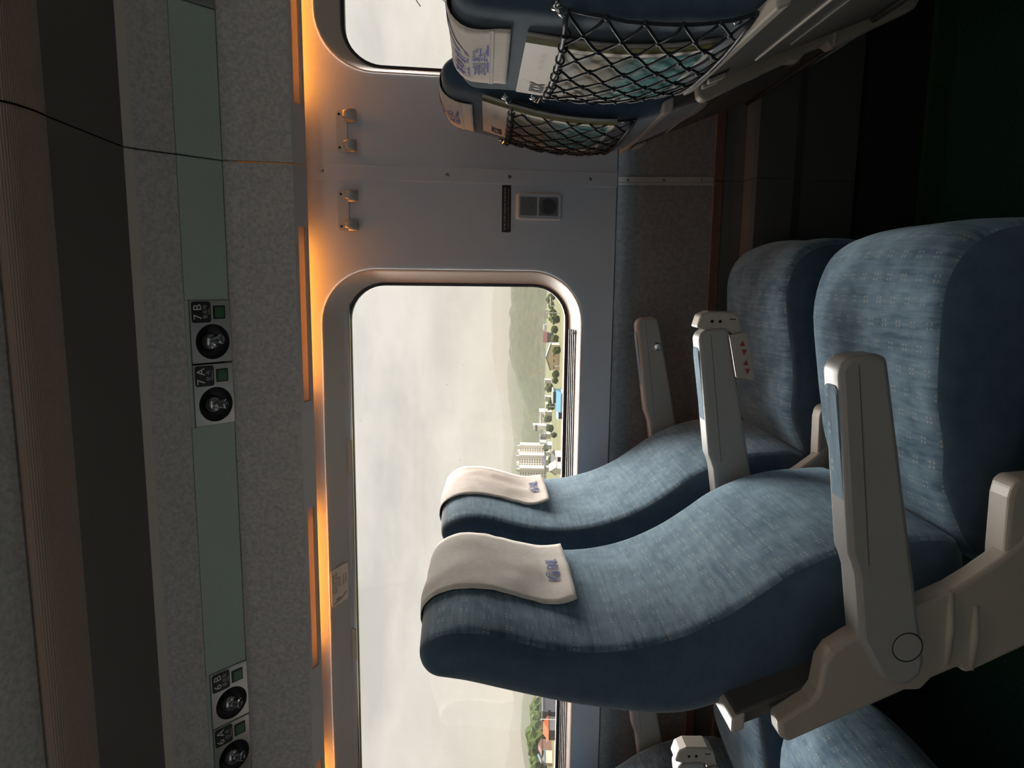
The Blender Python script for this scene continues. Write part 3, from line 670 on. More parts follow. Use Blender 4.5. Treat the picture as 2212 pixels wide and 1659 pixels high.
def head_cover(parent, yc, y0, y1, zf, zr, seed, bulge=.006, rear_print=False):
    s0, s1 = s_front(zf), s_rear(zr); nS, nY = 46, 14; rows = []; hw = .215
    rnd = random.Random(seed); ph = rnd.random()*9
    def P(s, y, extra=0.0):
        t = (s-s0)/(s1-s0); e = .0065 + extra
        e += .016*max(0, 1 - (s-s0)/.055)**1.5*(.55+.45*math.sin((y-y0)/(y1-y0)*2.4+.7))           # hem stands off the seat
        e += .004*mnoise.noise(Vector((s*14+ph, y*16, 1.3))) + .0018*mnoise.noise(Vector((s*45, y*30+ph, 2.1)))
        b = bulge*(1-((y-yc)/hw)**2)
        p, n = back_pt(s, max(e, .0045) + b); return Vector((p.x, y, p.y)), Vector((n.x, 0, n.y))
    for i in range(nS+1):
        s = s0 + (s1-s0)*i/nS; row = []
        wob = .006*math.sin(s*38+ph)*max(0, 1-(s-s0)/.14)
        for j in range(nY+1):
            y = y0 + (y1-y0)*j/nY + (wob if j == 0 else wob*.3*(1-j/nY)); row.append(P(s, y)[0])
        rows.append(row)
    ob = MB().grid(rows).build('headrest_cover', 'cover_cloth', parent, smooth=True, solid=.0012)
    return ob, P, s0, s1
def logo(mb_, fn, h):
    """letters with a globe and two arcs in place of the O"""
    mb_.text('K', h, lambda x, y: fn(x - 1.42*h, y)); mb_.text('RAIL', h, lambda x, y: fn(x + .52*h, y))
    C = [(-.86*h + .20*h*math.cos(a) + .06*h*math.sin(a), -.12*h + .27*h*math.sin(a)) for a in [2*math.pi*k/20 for k in range(20)]]
    mb_.add([fn(*c) for c in C], [tuple(range(20))])
    for r0, r1 in ((.36, .43), (.54, .60)):
        A = [R(20 + 150*k/12) for k in range(13)]; v = []
        for a in A: v += [fn(-.86*h + r0*h*math.cos(a)*.85, -.12*h + r0*h*math.sin(a)), fn(-.86*h + (r0+(r1-r0)*math.sin(a))*h*math.cos(a)*.85, -.12*h + (r0+(r1-r0)*math.sin(a))*h*math.sin(a))]
        mb_.add(v, [(2*k, 2*k+1, 2*k+3, 2*k+2) for k in range(12)])

ARM = [(-.108, -.4335), (-.098, -.439), (-.0905, -.449), (-.0870, -.480), (-.0905, -.493), (-.29, -.536), (-.495, -.580), (-.513, -.577), (-.526, -.563), (-.528, -.545), (-.518, -.525),
       (-.463, -.492), (-.375, -.4785), (-.358, -.4725), (-.345, -.4665)]
def armrest(parent, y0, y1, dz=0.0, front_cut=None, mt='arm_plastic', dx=0.0):
    poly = [(x+dx, z+dz) for x, z in ARM]
    # softly crowned: three layers, outer ones inset
    mb = MB(); mb.prism(poly, y0, y1, 'y')
    a = mb.build('armrest', mt, parent, bevel=.007, seg=3, smooth=False)
    for p in a.data.polygons: p.use_smooth = True
    bm = bmesh.new(); bm.from_mesh(a.data)
    for e in bm.edges:
        if e.calc_face_angle(0) > R(50): e.smooth = False
    bm.to_mesh(a.data); bm.free()
    # groove that runs along the side below the top cap
    for y, s in ((y0, -1), (y1, 1)):
        mb = MB(); mb.prism([(-.100+dx, -.4568+dz), (-.100+dx, -.4576+dz), (-.36+dx, -.4928+dz), (-.36+dx, -.4920+dz)], y-.0006, y+.0006, 'y'); mb.build('groove', 'tray_grey', a)
    # fabric pad set in the top
    yc = (y0+y1)/2; w = (y1-y0)*.5-.0065; q = rloop(-.348+dx, -.128+dx, -w, w, .010, 5, 6); n = len(q)
    zt = lambda x: interp(x-dx, [-.358, -.108], [-.4725, -.4335]) + dz
    v = [(x, yc+yy, zt(x)-.002) for x, yy in q] + [(x, yc+yy, zt(x)+.0015) for x, yy in q] + [(-.238+dx+(x+.238-dx)*.93, yc+yy*.88, zt(-.238+dx+(x+.238-dx)*.93)+.0028) for x, yy in q]
    fs = [(i, (i+1) % n, n+(i+1) % n, n+i) for i in range(n)] + [(n+i, n+(i+1) % n, 2*n+(i+1) % n, 2*n+i) for i in range(n)] + [tuple(range(2*n, 3*n))]
    mb = MB(); mb.add(v, fs, [(p[0]*.7+.011, p[1]*.7+.013) for p in v]); mb.build('pad', 'blue_plush', a, smooth=False)
    mb = MB(); mb.lathe([(.0186, -.001), (.0186, .0004), (.0180, .0010), (.0005, .0010)], (-.472+dx, y0, -.554+dz), (0, -1, 0), 32, False, False); mb.build('pivot_cap', mt, a)
    MB().lathe([(.0208, -.0005), (.0192, -.0005)], (-.472+dx, y0-.0007, -.554+dz), (0, -1, 0), 32, False, False).build('cap_ring', 'black_plastic', a)
    return a
FRAME_TOP = [(-.583, -.394), (-.577, -.403), (-.554, -.4355), (-.540, -.4445), (-.520, -.4465), (-.500, -.449), (-.482, -.459), (-.465, -.483), (-.440, -.530), (-.411, -.585), (-.397, -.616), (-.378, -.645), (-.357, -.672), (-.33, -.70), (-.25, -.722), (-.10, -.735), (.02, -.75)]
FRAME_BOT = [(.03, -.80), (-.05, -.85), (-.30, -.86), (-.44, -.80), (-.476, -.725), (-.513, -.652), (-.5165, -.645), (-.507, -.633), (-.523, -.598), (-.540, -.585), (-.540, -.563), (-.579, -.482), (-.614, -.410), (-.607, -.398)]
def side_frame(parent, y0, y1):
    f_ = MB().prism(FRAME_TOP + FRAME_BOT, y0, y1, 'y').build('side_frame', 'frame_beige', parent, bevel=.006, seg=3)
    # two ridges with a trough between, and the raised bolster at the cushion
    for a, b in (((-.402, -.612), (-.502, -.616)), ((-.419, -.647), (-.510, -.650))):
        MB().tube([(a[0], y0+.002, a[1]), ((a[0]+b[0])/2, y0-.001, (a[1]+b[1])/2), (b[0], y0+.002, b[1])], [.004, .0065, .004], 10).build('ridge', 'frame_beige', f_, smooth=True)
    MB().prism([(-.371, -.690), (-.366, -.682), (-.352, -.681), (-.275, -.6785), (-.258, -.6815), (-.250, -.690), (-.246, -.74), (-.37, -.74)], y0+.004, y1+.012, 'y').build('bolster', 'frame_beige', f_, bevel=.008, seg=3)
    return f_
def seat_base(parent, y0, y1):
    mb = MB(); mb.box(-.36, .02, y0, y1, -.87, -.835); mb.build('seat_pan', 'metal_black', parent, bevel=.004)
    mb = MB(); mb.prism([(-.30, -.87), (-.05, -.87), (-.10, -1.15), (-.28, -1.15)], (y0+y1)/2-.04, (y0+y1)/2+.04, 'y'); mb.build('pedestal', 'metal_black', parent, bevel=.006)
def tray(root, y0, y1, xt=-.618):
    """folding table stowed along the sloping lower back"""
    sl = .40; L0 = -.352
    def Q(x, z): return (xt + x - sl*(z), L0 + z)          # x: out of the slope, z: down along it
    pr_ = [Q(0, 0), Q(.022, 0), Q(.022, -.33), Q(0, -.33)]
    t = MB().prism(pr_, y0, y1, 'y').build('folding_table', 'tray_grey', root, bevel=.004)
    MB().prism([Q(-.006, .006), Q(.018, .006), Q(.018, -.012), Q(-.006, -.012)], y0-.003, y1+.003, 'y').build('table_edge', 'tray_cream', t, bevel=.003)
    MB().prism([Q(-.009, -.024), Q(-.001, -.024), Q(-.001, -.052), Q(-.009, -.052)], y1-.016, y1-.004, 'y').build('latch_bracket', 'tray_cream', t, bevel=.002)
    MB().prism([Q(-.009, -.024), Q(-.001, -.024), Q(-.001, -.052), Q(-.009, -.052)], y1-.050, y1-.036, 'y').build('latch_bracket', 'tray_cream', t, bevel=.002)
    MB().prism([Q(-.0015, -.022), Q(.002, -.022), Q(.002, -.056), Q(-.0015, -.056)], y1-.052, y1-.004, 'y').build('latch_slot', 'black_plastic', t)
    MB().prism([Q(-.003, -.10), Q(.002, -.10), Q(.002, -.106), Q(-.003, -.106)], y0+.05, y1-.05, 'y').build('moulded_rib', 'tray_cream', t, bevel=.001)
    MB().prism([Q(-.004, -.15), Q(.002, -.15), Q(.002, -.29), Q(-.004, -.29)], y0+.07, y1-.07, 'y').build('cup_panel', 'tray_grey', t, bevel=.003)
    c = Q(-.004, -.325); MB().tube([(c[0], y0, c[1]), (c[0], y1, c[1])], .006, 8).build('hinge_rod', 'metal_black', t, smooth=True)
    return t
YA, YB, HW = 1.660, 1.155, 0.213
def front_seat(yc, window_side, label):
    t = thing('train_seat', (-.30, yc, -1.15), label, 'seat', 'blue seats beside the window wall')
    padded(BP, BNR, BARC, yc, HW, .032, bulge=.008, front=lambda p: 1.0 - .5*min(max((p.y-.02)/.05, 0), 1), name='backrest', parent=t, dent=.0015)
    padded(CP, CNR, CARC, yc, HW, .05, bulge=.010, front=lambda p: 1.0 + .5*min(max((p.x+.05)/.1, 0), 1), name='cushion', parent=t, dent=.008)
    cv, P, s0, s1 = head_cover(t, yc, yc-.075, yc+.180, -.150, .035, yc)
    mb = MB(); fn = lambda x, y: (lambda q: q[0]+q[1]*.0022)(P(s0+.030+y, yc+.052-x)); logo(mb, lambda x, y: fn(-x, y), .029); mb.build('logo', 'print_blue', cv)
    if window_side:
        a = armrest(t, 1.880, 1.925, dz=.030, dx=-.012)
        mb = MB(); mb.lathe([(.011, -.001), (.011, .002), (.009, .003), (.0085, .002), (.008, .005), (.0005, .006)], (-.178, 1.880, -.462), (0, -1, 0), 24); mb.build('recline_button', 'chrome', a, auto=40)
        b = armrest(t, 1.375, 1.425, dz=.014, dx=-.005)
        # audio control unit clipped round the front end of the middle arm
        u = MB().prism([(-.093, -.416), (-.068, -.423), (-.060, -.440), (-.061, -.486), (-.070, -.500), (-.095, -.507), (-.192, -.528), (-.197, -.512), (-.115, -.494), (-.100, -.484), (-.098, -.44)], 1.380, 1.424, 'y').build('control_unit', 'frame_beige', b, bevel=.004)
        MB().prism([(-.106, -.481), (-.190, -.500), (-.197, -.530), (-.188, -.535), (-.108, -.517), (-.101, -.505)], 1.3715, 1.380, 'y').build('key_panel', 'frame_beige', b, bevel=.002)
        for x, d in ((-.122, 1), (-.140, -1), (-.160, 1), (-.178, -1)):
            z = -.506 + (x+.122)*.24; MB().prism([(x-.0055*d, z+.005), (x-.0055*d, z-.005), (x+.0055*d, z)], 1.3705, 1.3718, 'y').build('arrow_key', 'red_print', b)
        for z in (-.446, -.462): MB().lathe([(.0032, 0), (.0032, .0006), (.0020, .0006), (.0018, -.001)], (-.080, 1.380, z), (0, -1, 0), 12, True, True).build('audio_jack', 'black_plastic', b)
        MB().box(-.0765, -.0745, 1.3792, 1.3805, -.493, -.481).build('switch_slot', 'black_plastic', b)
        side_frame(t, 1.380, 1.410)
    else:
        armrest(t, .843, .890)
        side_frame(t, .852, .886)
    seat_base(t, yc-HW, yc+HW); tray(t, yc-.225 if window_side else yc-.262, yc+.243 if window_side else yc+.142)
    return t
s7A = front_seat(YA, True, 'blue window seat below the 7A lamp plate, with an audio keypad on its armrest')
s7B = front_seat(YB, False, 'nearest blue aisle seat with its side and beige frame in full view')
PITCH = .942
for src, lab in ((s7A, 'blue window seat of the row behind, mostly hidden by the near aisle seat'), (s7B, 'blue aisle seat of the row behind, its cushion front showing under the frame')):
    c = copy_tree(src); c.location.x -= PITCH; c['label'] = lab

# ---- row in front, seen from behind
DX8 = .948
def rear_seat(src, yc, dz, label, dx=DX8):
    c = copy_tree(src); c.location.x += dx; c.location.z += 0; c['label'] = label
    return c
r8A = rear_seat(s7A, YA, 0, 'window seat of the row ahead, its back with net pocket next to the wall')
r8B = rear_seat(s7B, YB, -.052, 'aisle seat of the row ahead, its back with net pocket cut by the picture edge')
def lean(o, th, piv, org, dz=0.0):
    """turn a seat part back by th about a cross axis through piv = (x, z)"""
    Rm = Matrix.Rotation(-th, 3, 'Y'); p = Vector((piv[0], 0, piv[1])) - Vector((org[0], 0, org[2]))
    o.rotation_euler = (0, -th, 0); o.location = p - Rm @ p + Vector((0, 0, dz))
def leaned(p, th, piv, dz=0.0):
    Rm = Matrix.Rotation(-th, 3, 'Y'); c = Vector((piv[0], 0, piv[1])); return Rm @ (Vector(p) - c) + c + Vector((0, 0, dz))
def rear_fit(root, yc, th, piv, dz, y0c, y1c, zr, hooks, seed):
    """the things on the rear of a seat back; everything is placed in the frame of the first row and moves with the seat"""
    kids = []
    for ch in list(root.children):
        nm = ch.name.split('.')[0]
        if nm == 'headrest_cover':
            for g in list(ch.children): bpy.data.objects.remove(g)
            bpy.data.objects.remove(ch)
        elif nm == 'backrest': kids.append(ch)
    old = set(root.children)
    o = Vector((-.30, yc, -1.15)); ORG[root.name] = o
    cv, P, s0, s1 = head_cover(root, yc, y0c, y1c, -.12, zr, seed, bulge=.007)
    def fr(x, y, up): q, n = P(s1 - up - y, (y0c+y1c)/2 - x); return q + n*.0016
    # text runs left to right as seen from behind: +x of the text is towards smaller y
    for key, h, up, ox in (('cov1', .0215, .066, -.052), ('cov2', .0235, .042, -.010)):
        mb = MB(); mb.text(key, h, lambda x, y: fr(x+ox, y, up)); mb.build('print', 'print_purple', cv)
    mb = MB(); v = []
    for k in range(13):
        a = k/12; v += [fr(.010+.085*a, .000+.030*a, .055), fr(.010+.085*a, .014+.040*a - .010*a*a, .055)]
    mb.add(v, [(2*k, 2*k+2, 2*k+3, 2*k+1) for k in range(12)]); mb.build('print_swoosh', 'print_wash', cv)
    for a, b in ((-.060, -.008), (.030, .072)):
        mb = MB(); v = []
        for k in range(5): x = a + (b-a)*k/4; v += [fr(x, 0, .0295), fr(x, .0028, .0295)]
        mb.add(v, [(2*k, 2*k+2, 2*k+3, 2*k+1) for k in range(4)]); mb.build('print_bar', 'print_purple', cv)
    mb = MB(); mb.grid([[P(s1 - up, y0c + (y1c-y0c)*j/14)[0] + P(s1-up, y0c + (y1c-y0c)*j/14)[1]*e for j in range(15)] for up, e in ((.030, .0), (.029, .0022), (.0275, .0022), (.0265, .0006), (.0245, .0022), (.023, .0022), (.022, .0))]).build('hem', 'cover_cloth', cv, smooth=True)
    # net pocket
    zt, zb = -.040, -.285
    yh0, yh1 = hooks
    def X(z): return x_rear(max(z, -.40))
    def NP(a, b):   # a across 0..1 (window side to aisle), b down 0..1
        pinch = .10*b**2 + .03*math.sin(b*3.1)
        y = yh1 - (yh1-yh0)*(a + (0.5-a)*pinch)
        z = zt + (zb-zt)*b
        bul = .024*math.sin(math.pi*min(max(a, 0), 1))**.5*(1-.45*b) + .004
        wob = .0035*mnoise.noise(Vector((a*9+seed, b*9, 3)))
        return Vector((X(z) - bul - .008*math.sin(math.pi*b) + wob, y + wob, z))
    mb = MB(); NA, NB = 5, 5
    for fam in (1, -1):
        for k in range(-NB, NA+1):
            pts = []
            for q in range(0, NB*6+1):
                b = q/(NB*6); a = (k + .5*0 + (b*NB if fam == 1 else NB - b*NB)) / NA
                if -1e-6 <= a <= 1+1e-6:
                    p = NP(a, b); ph = b*NB*math.pi; sag = .0035*math.sin(ph*2)*fam
                    pts.append(p + Vector((0, sag, 0)))
            if len(pts) > 2: mb.tube(pts, .0021, 6)
    for i in range(NA*2+1):
        for j in range(NB*2+1):
            if (i + j) % 2 == 0 and 0 < j: mb.ball(NP(i/(NA*2), j/(NB*2)) if (i+j+NB) % 2 == (NB % 2) else NP(i/(NA*2), j/(NB*2)), .0042, 7, 5)
    mb.tube([NP(0, b/10) for b in range(11)], .0026, 6); mb.tube([NP(1, b/10) for b in range(11)], .0026, 6)
    mb.tube([NP(a/10, 1.0) for a in range(11)], .0035, 6); mb.tube([NP(a/10, .97) + Vector((-.004, 0, 0)) for a in range(11)], .0025, 6)
    for k in range(1, NA*2):
        c = NP(k/(NA*2), 0) + Vector((-.002, 0, -.002)); mb.tube([c + Vector((.0066*math.cos(a), .002*math.sin(a*.5), .0058*math.sin(a))) for a in [2*math.pi*q/8 for q in range(8)]], .0016, 5, closed=True)
    net = mb.build('net_pocket', 'net_cord', root, smooth=True)
    mb = MB(); mb.tube([NP(a/16, 0) + Vector((-.002, 0, 0)) for a in range(17)], .0036, 8); tb = mb.build('elastic_cord', 'cord_grey', root, smooth=True)
    for a, sg in ((0, 1), (1, -1)):
        p = NP(a, 0); bx = X(zt)
        mb = MB(); mb.tube([(bx+.004, p.y+.012*sg, p.z+.012), (bx-.008, p.y+.012*sg, p.z+.012), (bx-.013, p.y+.008*sg, p.z+.007), (p.x-.001, p.y, p.z), (p.x-.001, p.y-.008*sg, p.z-.004), (p.x+.003, p.y-.010*sg, p.z+.001)], .0036, 8)
        mb.ball((bx-.004, p.y+.012*sg, p.z+.012), .0085, 10, 6, (.5, 1, 1)); mb.build('net_hook', 'chrome', root, smooth=True)
    for a in (.06, .94):
        p = NP(a, .93); mb = MB(); mb.ball((X(p.z)-.003, p.y, p.z), .006, 8, 6, (.6, 1, 1)); mb.build('net_button', 'chrome', root, smooth=True)
    for o_ in kids + [c for c in root.children if c not in old]: lean(o_, th, piv, o, dz)
    return NP
LA, LB = (.04, (.50-DX8, -.05), 0.0), (.185, (.535-DX8, -.122), -.020)
rear_fit(r8A, YA, *LA, 1.520, 1.785, .034, (1.428, 1.828), 3)
rear_fit(r8B, YB, *LB, 1.005, 1.262, .022, (.930, 1.345), 8)
# ---- magazines in the nets
def magazine(yl_, yr_, ztop, LN, tilt, label):
    """yl_: left edge as seen from behind (larger y)"""
    h = .262; zc = ztop; w = yl_ - yr_
    def Pm(a, b, d=0.0):      # a 0..1 left to right, b 0..1 down
        z = zc - h*b - tilt*a; x = x_rear(max(z, -.395)) - .006 - .006*math.sin(math.pi*min(b, 1)) - d
        q = leaned((x, yl_ - w*a, z), *LN); return (q.x + DX8, q.y, q.z)
    t = thing('magazine', Pm(.5, 1.0), label, 'magazine', 'magazines in the net pockets')
    def sheet(a0, a1, b0, b1, d, name, mt, uv=False, na=4, nb=8, par=t, thick=0.0):
        rows = [[Pm(a0+(a1-a0)*i/na, b0+(b1-b0)*j/nb, d) for j in range(nb+1)] for i in range(na+1)]
        mb = MB(); mb.grid(rows, uv=[[(i/na, 1-j/nb) for j in range(nb+1)] for i in range(na+1)]); return mb.build(name, mt, par, smooth=True, solid=thick)
    sheet(0, 1, 0, 1, .0035, 'pages', 'page_edge', thick=.006)
    cv = sheet(-.003, .915, -.004, 1.0, .0072, 'front_cover', 'paper')
    sheet(.915, 1.002, -.004, 1.0, .0072, 'spine_strip', 'olive')
    sheet(.055, .86, .185, .96, .0076, 'cover_picture', 'printed_picture', True, par=cv)
    f = lambda oa, ob: (lambda x, y: Pm(oa + x/w, ob - y/h, .0082))
    mb = MB(); mb.text('KTX', .031, f(.165, .115)); mb.build('title', 'ink', cv)
    mb = MB(); v = []
    for k in range(9):
        a = k/8; v += [f(.165, .115)(.020+.020*a, .011+.013*a*a), f(.165, .115)(.0215+.019*a, .0125+.013*a*a)]
    mb.add(v, [(2*k, 2*k+2, 2*k+3, 2*k+1) for k in range(8)]); mb.build('title_swoosh', 'ink', cv)
    mb = MB(); mb.text('mag', .0105, f(.66, .105)); mb.build('subtitle', 'print_dim', cv)
    mb = MB(); mb.add([f(.33, .105)(x, y) for x, y in ((0, 0), (.022, 0), (.022, .0006), (0, .0006))], [(0, 1, 2, 3)]); mb.build('rule', 'print_dim', cv)
    return t
magazine(1.742, 1.432, .014, LA, -.001, 'magazine in the net pocket of the window seat ahead')
magazine(1.302, 1.015, .006, LB, .003, 'magazine in the net pocket of the aisle seat ahead, larger in view')

# ================================================================== PASSENGER in the aisle seat ahead (only hair reaches into the picture)
def passenger():
    o = Vector((.62, 1.14, -1.15)); t = thing('person', o, 'passenger with dark frizzy hair sitting in the aisle seat ahead', 'person')
    J = {'pelvis': (0.598, 1.14, -.58, .135, .15), 'waist': (0.578, 1.14, -.42, .115, .14), 'chest': (0.553, 1.14, -.22, .12, .17), 'collar': (0.548, 1.14, -.07, .075, .13), 'neck': (0.563, 1.14, -.005, .052, .055), 'jaw': (0.588, 1.14, .055, .072, .065), 'skull': (0.593, 1.14, .125, .092, .075), 'crown': (0.590, 1.14, .195, .05, .045)}
    vs, es, rad = [], [], []
    def add(p, r, par=None):
        vs.append((p[0]-o.x, p[1]-o.y, p[2]-o.z)); rad.append(r)
        if par is not None: es.append((par, len(vs)-1))
        return len(vs)-1
    k = None; idx = {}
    for n_, (x, y, z, a, b) in J.items(): k = add((x, y, z), (a, b), k); idx[n_] = k
    for sg in (-1, 1):
        a = add((.553, 1.14+sg*.155, -.10), (.058, .058), idx['collar']); a = add((.578, 1.14+sg*.190, -.26), (.046, .046), a); a = add((.623, 1.14+sg*.185, -.40), (.040, .040), a)
        a = add((.66, 1.14+sg*.130, -.46), (.033, .033), a); a = add((.76, 1.14+sg*.075, -.475), (.026, .026), a); a = add((.82, 1.14+sg*.055, -.48), (.030, .018), a)
        for f_ in range(4): q = add((.865+.006*(f_ % 2), 1.14+sg*(.035+.016*f_), -.488), (.009, .009), a); add((.895-.006*abs(f_-1.5), 1.14+sg*(.032+.016*f_), -.503), (.008, .008), q)
        l = add((.66, 1.14+sg*.10, -.58), (.092, .088), idx['pelvis']); l = add((.90, 1.14+sg*.105, -.575), (.070, .070), l); l = add((.985, 1.14+sg*.105, -.60), (.060, .060), l); l = add((1.0, 1.14+sg*.105, -.82), (.050, .050), l); l = add((.985, 1.14+sg*.105, -1.06), (.036, .036), l); l = add((1.06, 1.14+sg*.11, -1.11), (.036, .034), l); add((1.14, 1.14+sg*.115, -1.12), (.028, .026), l)
    me = bpy.data.meshes.new('body'); me.from_pydata(vs, es, []); ob = bpy.data.objects.new('body', me); COL.objects.link(ob); ob.parent = t
    ob.modifiers.new('skin', 'SKIN')
    for i_, r in enumerate(rad): me.skin_vertices[0].data[i_].radius = r
    me.skin_vertices[0].data[0].use_root = True
    sd = ob.modifiers.new('sub', 'SUBSURF'); sd.levels = 2; sd.render_levels = 2
    me.materials.append(MATS['jacket'])
    hr = MB(); rnd = random.Random(4); c0 = Vector((.572, 1.14, .105)); hr.ball(c0, .108, 20, 14, (1.0, .88, 1.05))
    for i_ in range(420):
        a = rnd.uniform(0, 2*math.pi); e = rnd.uniform(-.35, 1.3); d = Vector((math.cos(a)*math.cos(e), math.sin(a)*math.cos(e)*.9, math.sin(e)))
        p = c0 + d*.100; pts = [p.copy()]; dr = d.copy(); L_ = rnd.uniform(.03, .085); ph = rnd.uniform(0, 6)
        for q in range(1, 9):
            dr = (dr + Vector((0, 0, -.22)) + Vector((rnd.uniform(-.25, .25), rnd.uniform(-.25, .25), rnd.uniform(-.2, .2)))).normalized(); p = p + dr*L_/8
            pts.append(p + Vector((.005*math.cos(ph+q*1.7), .005*math.sin(ph+q*1.7), 0)))
        hr.tube(pts, [.0004]*9 if i_ % 3 else [.0008]*9, 4, caps=False)
    ob2 = hr.build('hair', 'hair', t, smooth=True); ob2['kind'] = 'stuff'
passenger()

# ================================================================== CEILING LIGHTS (over the aisle, out of the picture)
mat('ceiling_glow', (1, .95, .85), .5, emit=((1.0, .90, .80), 4.0))
for k, x in enumerate((-2.1, -.7, .7, 2.1)):
    t = thing('ceiling_light', (x, .45, .975), ['ceiling light strip over the aisle, rearmost of four', 'ceiling light strip over the aisle, second from the rear', 'ceiling light strip over the aisle, third from the rear', 'ceiling light strip over the aisle, foremost of four'][k], 'ceiling light', 'aisle ceiling lights')
    MB().box(x-.62, x+.62, .38, .52, .962, .98).build('housing', 'grey_trim', t, bevel=.004)
    MB().box(x-.60, x+.60, .395, .505, .956, .9625).build('diffuser', 'ceiling_glow', t)

# ================================================================== THE LAND OUTSIDE
mat('grass', (.038, .046, .014), .95, spec=.02, noise=((.070, .062, .030), .045, 5))
mat('earth', (.085, .062, .042), .95, spec=.02, noise=((.10, .078, .054), .4, 3))
mat('forest', (.010, .016, .006), .95, spec=.02, noise=((.030, .038, .013), .07, 7))
mat('leaf', (.026, .042, .011), .9, spec=.02, noise=((.052, .068, .020), .9, 4))
mat('bark', (.03, .022, .015), .9, spec=.02)
for nm, c in dict(cream=(.72, .58, .37), white_wall=(.70, .67, .62), pale=(.52, .48, .43), grey_wall=(.10, .10, .11), blue_roof=(.03, .10, .15), steel_blue=(.075, .115, .145), green_wall=(.03, .07, .05), maroon=(.075, .02, .022), orange_roof=(.26, .06, .02),
                  dark_glass=(.018, .022, .028), brick=(.13, .07, .05), slate=(.045, .045, .052), pole_white=(.60, .60, .60), pink_wall=(.48, .34, .28)).items(): mat(nm, c, .8, spec=.05)
G = 9.0
ROT = Matrix.Rotation(-TILT, 3, 'X')
def dir_flat(u, v):
    return ROT.inverted() @ (rgt*(H_PX - v - H_PX/2) + dwn*(u - W_PX/2) + fwd*F_PX)
def on_ground(u, v):
    d = dir_flat(u, v); return d*(-G/d.z)
def at_dist(u, v, y):
    d = dir_flat(u, v); return d*(y/d.y)
def land(o):
    p = ROT @ Vector(ORG[o.name]); o.location = (p.x, p.y, p.z + EYE); o.rotation_euler = (-TILT, 0, 0); return o

gx = [-9000, -3000, -1200, -500, -200, 0, 200, 500, 1200, 3000, 9000]; gy = [6, 30, 80, 160, 300, 600, 1200, 2500, 5000, 12000]
land(tag(MB().grid([[(x, y, -G) for y in gy] for x in gx]).build('ground', 'grass', loc=(0, 300, -G)), kind='structure'))
land(tag(MB().grid([[(x, y, -G + .25) for y in (252, 256, 282, 286)] for x in (-900, -300, 300, 900)]).build('road', 'earth', loc=(0, 270, -G)), kind='structure'))

def hill(name, pts, yf, yp, yb, mt, amp, freq, ext=1.0, nx=150):
    """pts: ridge as seen (u, v), the ridge standing yp metres off"""
    R_ = sorted([at_dist(u, v, yp) for u, v in pts], key=lambda p: p.x)
    xs = [p.x for p in R_]; zs = [p.z for p in R_]
    span = xs[-1]-xs[0]; xs = [xs[0]-ext*span*1.3, xs[0]-ext*span*.6] + xs + [xs[-1]+ext*span*.6, xs[-1]+ext*span*1.3]
    zs = [-G + (zs[0]+G)*.35, -G + (zs[0]+G)*.9] + zs + [-G + (zs[-1]+G)*.9, -G + (zs[-1]+G)*.35]
    rows = []
    for i in range(nx+1):
        x = xs[0] + (xs[-1]-xs[0])*i/nx; zp = interp(x, xs, zs); row = []
        for k in range(15):
            t = k/14
            if t <= .7: q = t/.7; y = yf + (yp-yf)*q; h = (3*q*q-2*q**3)**.9
            else: q = (t-.7)/.3; y = yp + (yb-yp)*q; h = 1-.75*q
            n_ = mnoise.fractal(Vector((x*freq, y*freq, 4.4)), 1.0, 2.1, 4)
            row.append((x, y + amp*2*n_, -G - 1 + (zp+G+1)*h + amp*n_*min(1, h*3)))
        rows.append(row)
    return land(MB().grid(rows).build(name, mt, loc=(0, yp, -G), smooth=False))
Z7 = lambda l: [(1040 + a*.2892, 580 + b*.2892) for a, b in l]
ZC = lambda l: [(1040 + a*.1561, 1400 + b*.1561) for a, b in l]
tag(hill('mountain', Z7([(95, 150), (80, 250), (75, 350), (85, 500), (75, 600), (95, 680), (110, 780), (125, 880), (140, 980), (150, 1080), (165, 1180), (172, 1250), (165, 1330), (172, 1480), (165, 1700), (175, 2000)]) + ZC([(450, 700), (440, 830), (385, 1080), (390, 1180), (360, 1400), (330, 1550), (318, 1659)]), 4300, 6000, 6800, 'forest', 6, .004, .3, 220), kind='structure')
tag(hill('hill', Z7([(240, 100), (225, 400), (222, 640), (205, 700), (190, 800), (195, 950), (215, 1050), (235, 1200), (245, 1300), (225, 1400), (220, 1500), (260, 1800)]) , 2300, 2900, 3300, 'forest', 4, .012, .25, 220), kind='structure')
tag(hill('hill', Z7([(216, 60), (214, 250), (213, 400), (208, 500), (206, 600), (222, 690), (255, 780), (285, 900), (318, 1000), (314, 1100), (306, 1200), (301, 1310), (340, 1420), (400, 1550)]), 1280, 1550, 1850, 'forest', 4.2, .04, .25, 320), kind='structure')
tag(hill('hill', ZC([(600, 600), (560, 800), (545, 1000), (600, 1200), (650, 1400), (690, 1659), (700, 1900)]), 1500, 2000, 2400, 'forest', 3, .03, .3, 160), kind='structure')

